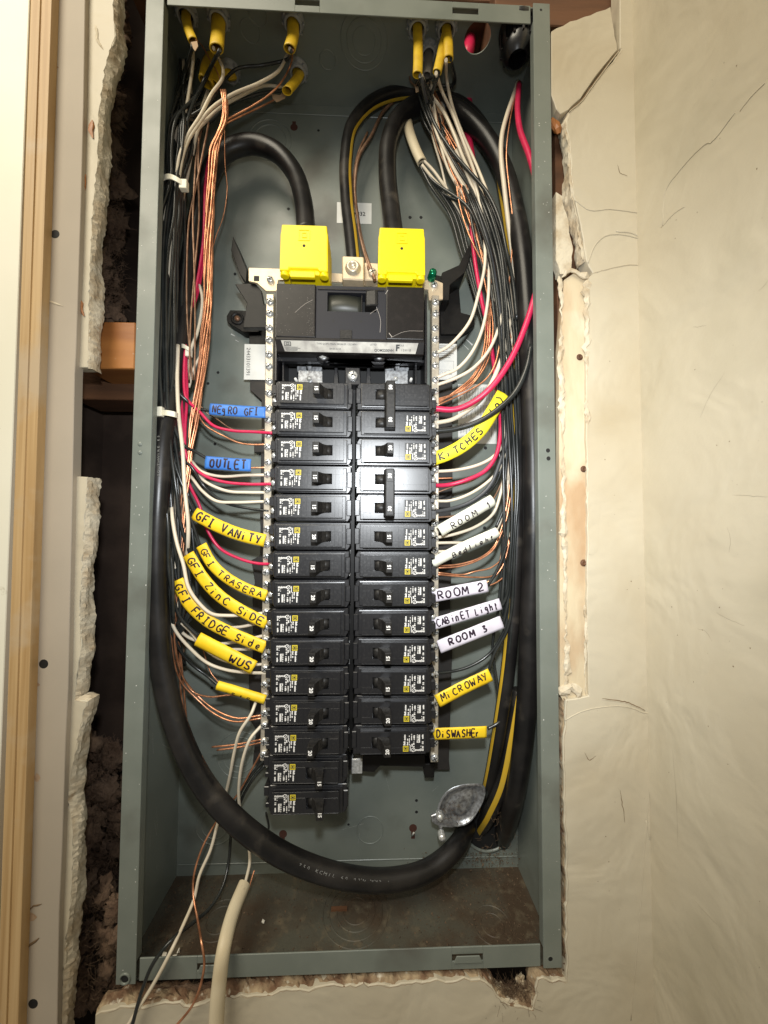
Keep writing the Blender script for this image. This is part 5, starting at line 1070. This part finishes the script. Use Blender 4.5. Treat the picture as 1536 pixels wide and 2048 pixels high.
wire('w', [(1018, 950, 38), (1024, 990, 36), (1026, 1020, 34), (1024, 1050, 34), (1020, 1074, 36)], 'bright cream wire glinting in the right bundle', RWG, r=1.0)
RCG = 'bare copper wires on the right side'
wire('c', [(1040, 165, 44), (1030, 200, 40), (1018, 250, 36), (1013, 310, 34), (1020, 380, 36), (1025, 450, 38), (1024, 520, 40), (1018, 570, 42)], 'copper wire beside the thick cream wire from the black bushing', RCG, r=.7)
for k in range(5):
    e = [(985-4*k, 640, 40), (984-5*k, 690, 38), (974-5*k, 725, 36), (955-4*k, 756, 36), (935-5*k, 776, 37), (905-4*k, 790+2*k, 38), (872, 799+3.4*k, 38)] if k < 4 else [(1006, 560, 40), (1003, 640, 38), (998, 700, 36), (985, 740, 36), (965, 762, 37), (930, 785, 38), (872, 812, 38)]
    wire('c', [(860+3*k, 250+6*k, 52), (890+4*k, 320, 50), (928+4*k, 380, 48), (952+5*k, 440, 46), (962+6*k, 520, 44), (972+6*k, 580, 42)]+e, ['copper wire nearest the red one in the fan at the right', 'second copper wire in the fan above the pink red wire', 'third copper wire in the fan above the pink red wire', 'fourth copper wire in the fan above the pink red wire', 'outer copper wire in the fan, nearest the thick cream wire'][k], RCG)
for k in range(4): wire('c', [(930+5*k, 370, 54), (958+8*k, 450, 54), (980+8*k, 540, 54), (1000+5*k, 640, 54), (1004+4*k, 760, 52), (1008+4*k, 850, 50)], 'dim copper wire deep in the right bundle', RCG, m=oldcopper if k % 2 else copper)
wire('c', [(1008, 870, 42), (1000, 905, 40), (975, 940, 38), (940, 962, 38), (910, 972, 38), (874, 985, 38)], 'brown copper wire just below the red wire at the right', RCG, m=oldcopper)
wire('c', [(905, 956, 37), (874, 957, 38)], 'tiny copper end just above the red wire', RCG)
wire('o', [(1006, 960, 44), (985, 1000, 44), (950, 1022, 42), (910, 1032, 40), (874, 1035, 38)], 'brown copper wire above the ROOM 1 tape', RCG, r=1.0)
wire('c', [(1020, 960, 40), (1014, 1010, 40), (1002, 1060, 40), (988, 1092, 40), (962, 1115, 39), (920, 1128, 38), (874, 1132, 38)], 'upper copper wire of the pair under the BEDLIGHT tape', RCG)
wire('c', [(1023, 980, 42), (1012, 1040, 42), (1000, 1075, 41), (985, 1100, 40), (955, 1122, 39), (918, 1132, 38), (874, 1136, 38)], 'lower copper wire of the pair under the BEDLIGHT tape', RCG)
wire('c', [(1020, 1070, 44), (1008, 1110, 42), (985, 1134, 40), (950, 1142, 39), (925, 1149, 39), (874, 1145, 38)], 'copper wire crossing above the ROOM 2 tape, upper', RCG)
wire('c', [(1018, 1090, 44), (1006, 1130, 42), (985, 1151, 40), (950, 1154, 39), (910, 1152, 38), (874, 1149, 38)], 'copper wire crossing above the ROOM 2 tape, lower', RCG)
wire('c', [(1020, 1080, 36), (1006, 1130, 36), (985, 1158, 36), (972, 1165, 37)], 'copper wire slipping into the ROOM 2 tape, upper', RCG)
wire('c', [(1008, 1154, 38), (992, 1166, 37), (972, 1173, 37)], 'copper wire slipping into the ROOM 2 tape, lower', RCG)
wire('c', [(998, 1130, 46), (1008, 1080, 46), (1014, 1020, 46), (1016, 960, 48), (1014, 900, 50)], 'copper wire behind the right bundle beside ROOM 1', RCG, m=oldcopper)
wire('o', [(820, 140, 60), (822, 160, 56), (834, 176, 52)], 'short stub of ground wire at the arch top', r=1.0, cat='ground wire')
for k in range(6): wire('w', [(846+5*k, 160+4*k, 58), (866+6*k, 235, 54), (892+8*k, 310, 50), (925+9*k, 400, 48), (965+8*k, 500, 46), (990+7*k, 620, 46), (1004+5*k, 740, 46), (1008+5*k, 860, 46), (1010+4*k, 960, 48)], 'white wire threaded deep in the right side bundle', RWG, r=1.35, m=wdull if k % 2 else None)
for k in range(6): wire('c', [(852+5*k, 200+7*k, 46), (878+8*k, 300, 44), (918+9*k, 380, 42), (950+8*k, 460, 42), (972+7*k, 560, 42), (990+5*k, 680, 43), (1000+4*k, 800, 43)], 'copper wire woven into the right side bundle', RCG, r=.7, m=oldcopper if k % 3 == 0 else copper)
def stray(cols, mm_, n_, lb, grp, r_=None):
    for k in range(n_):
        a = random.uniform(-1, 1); b = random.uniform(-1, 1); c = random.uniform(-1, 1)
        pts = [(x+w_*(a*math.cos(i*.8)+b*math.sin(i*.9+c))*.8, y, Y+6*b*math.sin(i*.7+a)) for i, (x, y, w_, Y) in enumerate(cols)]
        wire(mm_, pts, lb, grp, r=r_)
colsL = [(375, 120, 22, 44), (365, 180, 24, 40), (360, 245, 20, 34), (352, 310, 18, 28), (348, 365, 16, 24), (340, 440, 20, 26), (334, 530, 20, 26), (332, 640, 18, 26), (334, 760, 16, 26), (338, 860, 14, 28), (344, 980, 16, 32), (350, 1100, 18, 38), (352, 1220, 16, 46)]
stray(colsL, 'k', 6, 'black wire crossing inside the upper left tangle', GL)
stray(colsL[:6], 'w', 3, 'white wire crossing inside the upper left tangle', GW, 1.3)
stray([(x+48, y, w_*.6, Y) for x, y, w_, Y in colsL[2:9]], 'o', 3, 'dull copper wire running behind the bright copper bundle', GC, .8)
colsR = [(852, 165, 12, 48), (868, 220, 16, 46), (890, 280, 20, 44), (918, 340, 24, 44), (946, 400, 26, 44), (968, 470, 26, 44), (986, 550, 24, 44), (998, 640, 22, 44), (1006, 740, 20, 44), (1012, 850, 16, 44), (1015, 960, 12, 46)]
stray(colsR, 'k', 5, 'black wire crossing inside the right hand tangle', HR, 1.3)
stray(colsR, 'w', 6, 'white wire crossing inside the right hand tangle', RWG, 1.3)
stray(colsR, 'c', 6, 'copper wire crossing inside the right hand tangle', RCG, .75)
# torn paper and fibres at jacket ends
def scrap(pts, Y, label, m=paperk): slab('paper_scrap', pts, Y, .5, m, label=label, cat='paper scrap', group='torn paper at the cable ends')
scrap([(542, 188), (560, 190), (575, 180), (570, 196), (553, 204), (546, 198)], 56, 'torn brown paper hanging under the short bent jacket')
scrap([(382, 84), (394, 82), (396, 92), (390, 102), (386, 96)], y1-8, 'torn paper at the end of the far left jacket')
scrap([(872, 210), (878, 204), (882, 220), (884, 230), (876, 224)], 44, 'torn paper caught in the wires at the top right')
scrap([(829, 168), (836, 172), (838, 182), (832, 185)], 44, 'torn paper at the end of the long yellow jacket')

# ================================================================== MARKER TAPES
S = {  # single-stroke capitals and small letters on a 0..1 cell
 'A': [[(0, 0), (.45, 1), (.9, 0)], [(.2, .4), (.72, .4)]], 'B': [[(0, 0), (0, 1), (.6, .9), (.6, .6), (0, .5), (.7, .4), (.7, .1), (0, 0)]], 'C': [[(.85, .85), (.4, 1), (0, .5), (.35, 0), (.85, .1)]],
 'D': [[(0, 0), (0, 1), (.55, .9), (.8, .5), (.5, .08), (0, 0)]], 'E': [[(.8, 1), (0, 1), (0, 0), (.8, 0)], [(0, .52), (.65, .52)]], 'F': [[(.85, 1), (0, 1), (0, 0)], [(0, .52), (.6, .52)]],
 'G': [[(.85, .85), (.4, 1), (0, .5), (.35, 0), (.8, .1), (.8, .45), (.45, .45)]], 'H': [[(0, 1), (0, 0)], [(.75, 1), (.75, 0)], [(0, .5), (.75, .5)]], 'I': [[(.1, 1), (.6, 1)], [(.35, 1), (.35, 0)], [(.05, 0), (.65, 0)]],
 'K': [[(0, 1), (0, 0)], [(.75, 1), (0, .45), (.8, 0)]], 'L': [[(0, 1), (0, 0), (.7, 0)]], 'M': [[(0, 0), (.1, 1), (.45, .35), (.8, 1), (.9, 0)]], 'N': [[(0, 0), (0, 1), (.7, 0), (.7, 1)]],
 'O': [[(.4, 1), (.05, .75), (.05, .2), (.4, 0), (.75, .2), (.75, .75), (.4, 1)]], 'R': [[(0, 0), (0, 1), (.6, .9), (.6, .6), (0, .5)], [(.2, .5), (.75, 0)]], 'S': [[(.75, .85), (.4, 1), (.05, .8), (.1, .6), (.65, .4), (.7, .15), (.35, 0), (0, .12)]],
 'T': [[(0, 1), (.85, 1)], [(.42, 1), (.42, 0)]], 'U': [[(0, 1), (.05, .2), (.35, 0), (.7, .2), (.72, 1)]], 'V': [[(0, 1), (.38, 0), (.75, 1)]], 'W': [[(0, 1), (.2, 0), (.45, .6), (.7, 0), (.95, 1)]], 'Y': [[(0, 1), (.38, .5)], [(.8, 1), (.3, 0)]],
 'Z': [[(0, 1), (.7, 1), (.05, .1), (.75, 0)]], '1': [[(.1, .7), (.4, 1), (.4, 0)]], '2': [[(0, .75), (.3, 1), (.65, .8), (.6, .55), (0, 0), (.8, .05)]], '3': [[(.05, .95), (.6, 1), (.25, .58), (.65, .4), (.5, .05), (0, .05)]],
 '(': [[(.4, 1.05), (.1, .5), (.4, -.05)]], ')': [[(.1, 1.05), (.4, .5), (.1, -.05)]], 'a': [[(.6, .55), (.3, .65), (.05, .3), (.3, 0), (.6, .3), (.62, .6), (.66, 0)]], 'b': [[(0, 1), (0, 0), (.5, .05), (.5, .5), (0, .45)]],
 'c': [[(.55, .55), (.25, .62), (.03, .3), (.25, 0), (.6, .1)]], 'd': [[(.55, 1), (.55, 0), (.05, .05), (.05, .5), (.55, .5)]], 'e': [[(.05, .32), (.55, .35), (.45, .62), (.1, .5), (.1, .1), (.55, .05)]], 'g': [[(.55, .6), (.15, .62), (.1, .3), (.55, .3), (.55, .65), (.5, -.3), (.1, -.25)]],
 'h': [[(0, 1), (0, 0)], [(0, .4), (.35, .6), (.5, .4), (.5, 0)]], 'i': [[(.2, .6), (.2, 0)], [(.2, .85), (.22, .92)]], 'l': [[(.15, 1), (.12, 0)]], 'n': [[(0, 0), (.02, .65), (.45, .6), (.5, 0)]], 'r': [[(0, .6), (.03, 0)], [(.02, .4), (.4, .6)]], 's': [[(.5, .55), (.15, .62), (.1, .4), (.5, .25), (.4, 0), (.02, .05)]],
 't': [[(.2, .95), (.2, 0), (.45, .05)], [(0, .65), (.45, .65)]], 'f': [[(.5, .95), (.2, .9), (.2, 0)], [(0, .55), (.45, .55)]], 'm': [[(0, 0), (.05, .65), (.3, .5), (.32, 0)], [(.32, .5), (.6, .65), (.65, 0)]]}
def tape(px, width, m, label, txt='', u0=.05, u1=.95, hgt=.6, vc=0.0, pen=.5, arch=1.3, upside=False, roll=0.0, notch=0):
    Pc = spline(fillY(px), 8); fr = []; pen *= 1.35
    n = len(Pc); Ls = [0]
    for a, b in zip(Pc[:-1], Pc[1:]): Ls.append(Ls[-1]+(b-a).length)
    Lt = Ls[-1]; hw = width/2
    def pos(u, v):   # u along in mm, v across in mm (+ up), on the front skin
        u = max(0, min(Lt, u)); j = 0
        while j < n-2 and Ls[j+1] < u: j += 1
        t = (u-Ls[j])/(Ls[j+1]-Ls[j]); p = Pc[j].lerp(Pc[j+1], t); d = (Pc[min(j+2, n-1)]-Pc[max(j-1, 0)]).normalized()
        d = ((Pc[j+1]-Pc[j]).normalized()*.5+d*.5).normalized()
        s = Vector((0, -1, 0)).cross(d); s = s*(1 if s.z > 0 or (abs(s.z) < .3 and s.x > 0) else -1); s.normalize(); nn = d.cross(s); nn = nn if nn.y < 0 else -nn
        c, sn = math.cos(roll), math.sin(roll); s2 = s*c+nn*sn; n2 = nn*c-s*sn
        return p+s2*v+n2*(arch*(1-(v/hw)**2)+1.7), n2
    mb = MB(); W = 7; M_ = max(6, int(Lt/2.2))
    for i in range(M_+1):
        for k in range(W):
            v = -hw+2*hw*k/(W-1); uu = Lt*i/M_
            if i == 0: uu += notch*(1-abs(v)/hw)*.9
            if i in (0, M_): uu += random.uniform(-.2, .2)
            p, nn = pos(uu, v*random.uniform(.985, 1.015)); mb.v.append(p)
    N0 = len(mb.v)
    for i in range(M_+1):
        for k in range(W):
            p, nn = pos(Lt*i/M_, -hw+2*hw*k/(W-1)); mb.v.append(mb.v[i*W+k]-nn*.3)
    for i in range(M_):
        for k in range(W-1):
            a = i*W+k; mb.f.append((a, a+1, a+W+1, a+W)); mb.f.append((N0+a, N0+a+W, N0+a+W+1, N0+a+1)); mb.sm += [True, True]
    for i in range(M_):
        for k in (0, W-1): a = i*W+k; mb.f.append((a, a+W, N0+a+W, N0+a)); mb.sm.append(False)
    for k in range(W-1):
        for i in (0, M_): a = i*W+k; mb.f.append((a, a+1, N0+a+1, N0+a)); mb.sm.append(False)
    o = mb.build('marker_tape', m, None, label=label, cat='marker tape', group='handwritten tapes on the wires')
    if txt:
        ink_ = MB(); cells = sum(.62 if ch != ' ' else .8 for ch in txt); H = 2*hw*hgt; adv = (u1-u0)*Lt/max(1, len(txt)); cw = min(adv*.78, H*.85)
        for ci, ch in enumerate(txt):
            if ch == ' ': continue
            ub = u0*Lt+ci*adv+random.uniform(-.1, .1)*adv; vb = vc*hw-H/2+random.uniform(-.06, .06)*H; sl = random.uniform(-.05, .12); sc = random.uniform(.92, 1.08)
            for st_ in S[ch]:
                pts = [Vector((a, b, 0)) for a, b in st_]
                pts = spline(pts, 4) if len(pts) > 3 else [pts[0].lerp(pts[1], t/4) for t in range(5)]+([pts[1].lerp(pts[2], t/4) for t in range(1, 5)] if len(pts) == 3 else [])
                q = []
                for a in pts:
                    u, v = ub+(a.x+sl*a.y)*cw*sc, vb+a.y*H*sc
                    v = max(-hw*.96, min(hw*.96, v)); q.append((u, v))
                k0 = len(ink_.v)
                for j in range(len(q)):
                    du = q[min(j+1, len(q)-1)][0]-q[max(j-1, 0)][0]; dv = q[min(j+1, len(q)-1)][1]-q[max(j-1, 0)][1]; l = math.hypot(du, dv) or 1
                    h = pen*.5*random.uniform(.8, 1.15); cu, cv = -dv/l*h, du/l*h
                    for sg in (1, -1):
                        p, nn = pos(q[j][0]+sg*cu, q[j][1]+sg*cv); ink_.v.append(p+nn*.07)
                for j in range(len(q)-1): ink_.f.append((k0+2*j, k0+2*j+1, k0+2*j+3, k0+2*j+2)); ink_.sm.append(False)
        ink_.build('handwriting', ink, o)
    return o
tape([(421, 819, 30), (475, 823, 30), (532, 826, 32)], 10.6, tapeB, 'upper blue tape reading NEGRO GFI', 'NEgRO GFI', .06, .9, .62, pen=.9, arch=.8)
tape([(412, 925, 30), (460, 929, 30), (503, 931, 31)], 11.6, tapeB, 'lower blue tape reading OUTLET', 'OUTLET', .12, .92, .66, pen=1.2, arch=.8)
tape([(390, 1027, 26), (440, 1053, 26), (485, 1070, 28), (531, 1081, 30)], 11.6, tapeY, 'yellow tape reading GFI VANITY', 'GFI VANiTY', .06, .97, .62, pen=1.15)
tape([(404, 1090, 28), (425, 1127, 28), (455, 1155, 29), (492, 1176, 30), (534, 1191, 31)], 10.0, tapeY, 'yellow tape reading GFI TRASERA, upper of two close ones', 'GFI TRASERA', .05, .97, .55, pen=.85)
tape([(378, 1108, 24), (405, 1152, 24), (437, 1188, 26), (480, 1218, 28), (534, 1246, 30)], 10.8, tapeY, 'yellow tape reading GFI ZINC SIDE', 'GFI ZinC SiDE', .04, .99, .6, pen=.95)
tape([(356, 1160, 24), (377, 1202, 24), (412, 1237, 26), (460, 1264, 28), (531, 1294, 30)], 11.4, tapeY, 'long yellow tape reading GFI FRIDGE SIDE', 'GFI FRIDGE Side', .04, .98, .6, pen=1.0)
tape([(397, 1277, 26), (450, 1304, 26), (509, 1334, 28)], 12.8, tapeY, 'short wide yellow tape reading WUS', 'WUS', .58, 1.0, .55, pen=1.2, arch=2.4)
tape([(436, 1369, 34), (480, 1382, 34), (532, 1398, 34)], 8.8, tapeY, 'folded yellow tape with its writing turned away, lowest on the left', 'rEfE', .2, .8, .4, -.75, pen=.7, arch=2.6)
tape([(861, 920, 32), (895, 908, 31), (930, 888, 30), (962, 858, 29), (985, 822, 28), (1005, 788, 28)], 12.6, tapeL, 'long bright yellow tape reading KITCHES', 'KiTCHES  (a)', .08, .99, .52, pen=1.05, notch=3)
tape([(878, 1062, 28), (930, 1032, 28), (985, 1000, 28)], 11.0, tapeC, 'cream tape reading ROOM 1, folded lengthwise', 'ROOM 1', .2, .98, .5, -.35, pen=.8, arch=3.2)
tape([(863, 1126, 28), (930, 1092, 28), (994, 1064, 28)], 9.6, tapeC, 'thin cream tape reading BEDLIGHT, folded lengthwise', 'Bedlight', .3, .95, .5, -.5, pen=.75, arch=3.2)
tape([(863, 1192, 28), (915, 1182, 27), (974, 1171, 27)], 11.4, tapeW, 'white tape reading ROOM 2, just above CABINET LIGHT', 'ROOM 2', .1, .97, .62, pen=1.1, arch=.7, notch=2.5)
tape([(864, 1248, 28), (930, 1228, 27), (1000, 1207, 27)], 10.6, tapeW, 'white tape reading CABINET LIGHT', 'CABinET Light', .06, .98, .6, pen=.95, arch=.7, notch=2.5)
tape([(877, 1293, 28), (940, 1268, 27), (1003, 1243, 27)], 12.0, tapeW, 'white tape reading ROOM 3, just below CABINET LIGHT', 'ROOM 3', .16, .8, .5, .1, pen=1.15, arch=.7)
tape([(874, 1401, 28), (925, 1374, 28), (980, 1348, 28)], 12.0, tapeY, 'yellow tape reading MICROWAY', 'MiCROWAY', .08, .97, .52, .2, pen=.9, arch=.9)
tape([(866, 1466, 30), (920, 1464, 30), (972, 1462, 31)], 10.6, tapeY, 'yellow tape reading DISWASHER', 'DiSWASHEr', .06, .9, .62, pen=1.0, arch=.7)

p = at(975, 1652, DP); MB().cyl((p.x, p.z), 25, 'y', DP-.09, DP-.05, 32, smooth=False).build('exit_hole', pitp, box)
MB().lathe((p.x, p.z), 'y', [(27.5, DP-.02), (27, DP-1.6), (25.2, DP-1.8), (24.6, DP-.1)], 32).build('hole_collar', paint, box)
# ================================================================== CLAMP AT THE BOTTOM RIGHT
cl = empty('cable_clamp', at(920, 1610, 70), 'open steel strap clamp where the heavy cables leave at the bottom right', 'cable clamp')
pl = MB(); out = spline([at(x, y, 60) for x, y in ((872, 1634), (877, 1604), (892, 1582), (915, 1571), (945, 1568), (968, 1572), (972, 1590), (958, 1622), (936, 1648), (905, 1652), (884, 1644), (872, 1634))], 3)[:-1]
cen = at(925, 1608, 66); n = len(out)
for k_, (f_, dy) in enumerate(((1, 0), (.93, -1.4), (.9, 1.0), (.55, 4.2), (.5, 2.8), (.12, 5.2))):
    for q in out: p = cen.lerp(q, f_); pl.v.append(Vector((p.x, 60+dy+(.06*(p.x-cen.x)), p.z)))
for k_ in range(5):
    for i_ in range(n): pl.f.append((k_*n+i_, k_*n+(i_+1) % n, (k_+1)*n+(i_+1) % n, (k_+1)*n+i_)); pl.sm.append(True)
pl.f.append(tuple(range(5*n, 6*n))); pl.sm.append(True)
pl.build('dished_plate', alum, cl)
ppoly('clamp_ear', alum, [(862, 1632), (880, 1625), (905, 1642), (918, 1650), (905, 1656), (880, 1654), (864, 1645)], 58, 3, cl, bev=.5)
for (x, y) in ((880, 1634), (884, 1674)):
    p = at(x, y, 55); MB().lathe((p.x, p.z), 'y', [(.1, 52), (3, 52.6), (3.6, 54.5), (3.6, 60)], 14).build('clamp_screw', zinc, cl)
p, q = at(880, 1640, 60), at(884, 1672, 62); MB().tube([p, q], 2.1, 10).build('clamp_post', alum, cl)
fibres('clamp_fibres', [(885, 930, 1608, 1640, 54, 60), (985, 1010, 1600, 1650, 58, 70), (940, 1040, 1650, 1720, 60, 84)], dust, parent=cl, count=90, L=(3, 9))
lumps('rust_stain', [(905, 1626, 65, 3.0), (896, 1630, 64.5, 2.3), (914, 1632, 64.5, 2.2)], mat('rusty_dirt', (.16, .08, .045), .9, c2=(.08, .04, .025), scale=300), parent=cl)
mb = MB()
for _ in range(420):
    c = at(random.gauss(965, 55), random.gauss(1712, 9), 84); c.y = min(DP-.3, 84+random.uniform(-10, 3)); q = random.uniform(.3, 1.4)
    mb.add([c+Vector((random.uniform(-q, q), random.uniform(-q, q)*.5, random.uniform(-q, q))) for _ in range(4)], [(0, 1, 2), (0, 2, 3), (0, 3, 1), (1, 3, 2)])
mb.build('loose_dirt', dust, None, kind='stuff', label='brown dirt and crumbs around the foot of the heavy cables', cat='dirt')
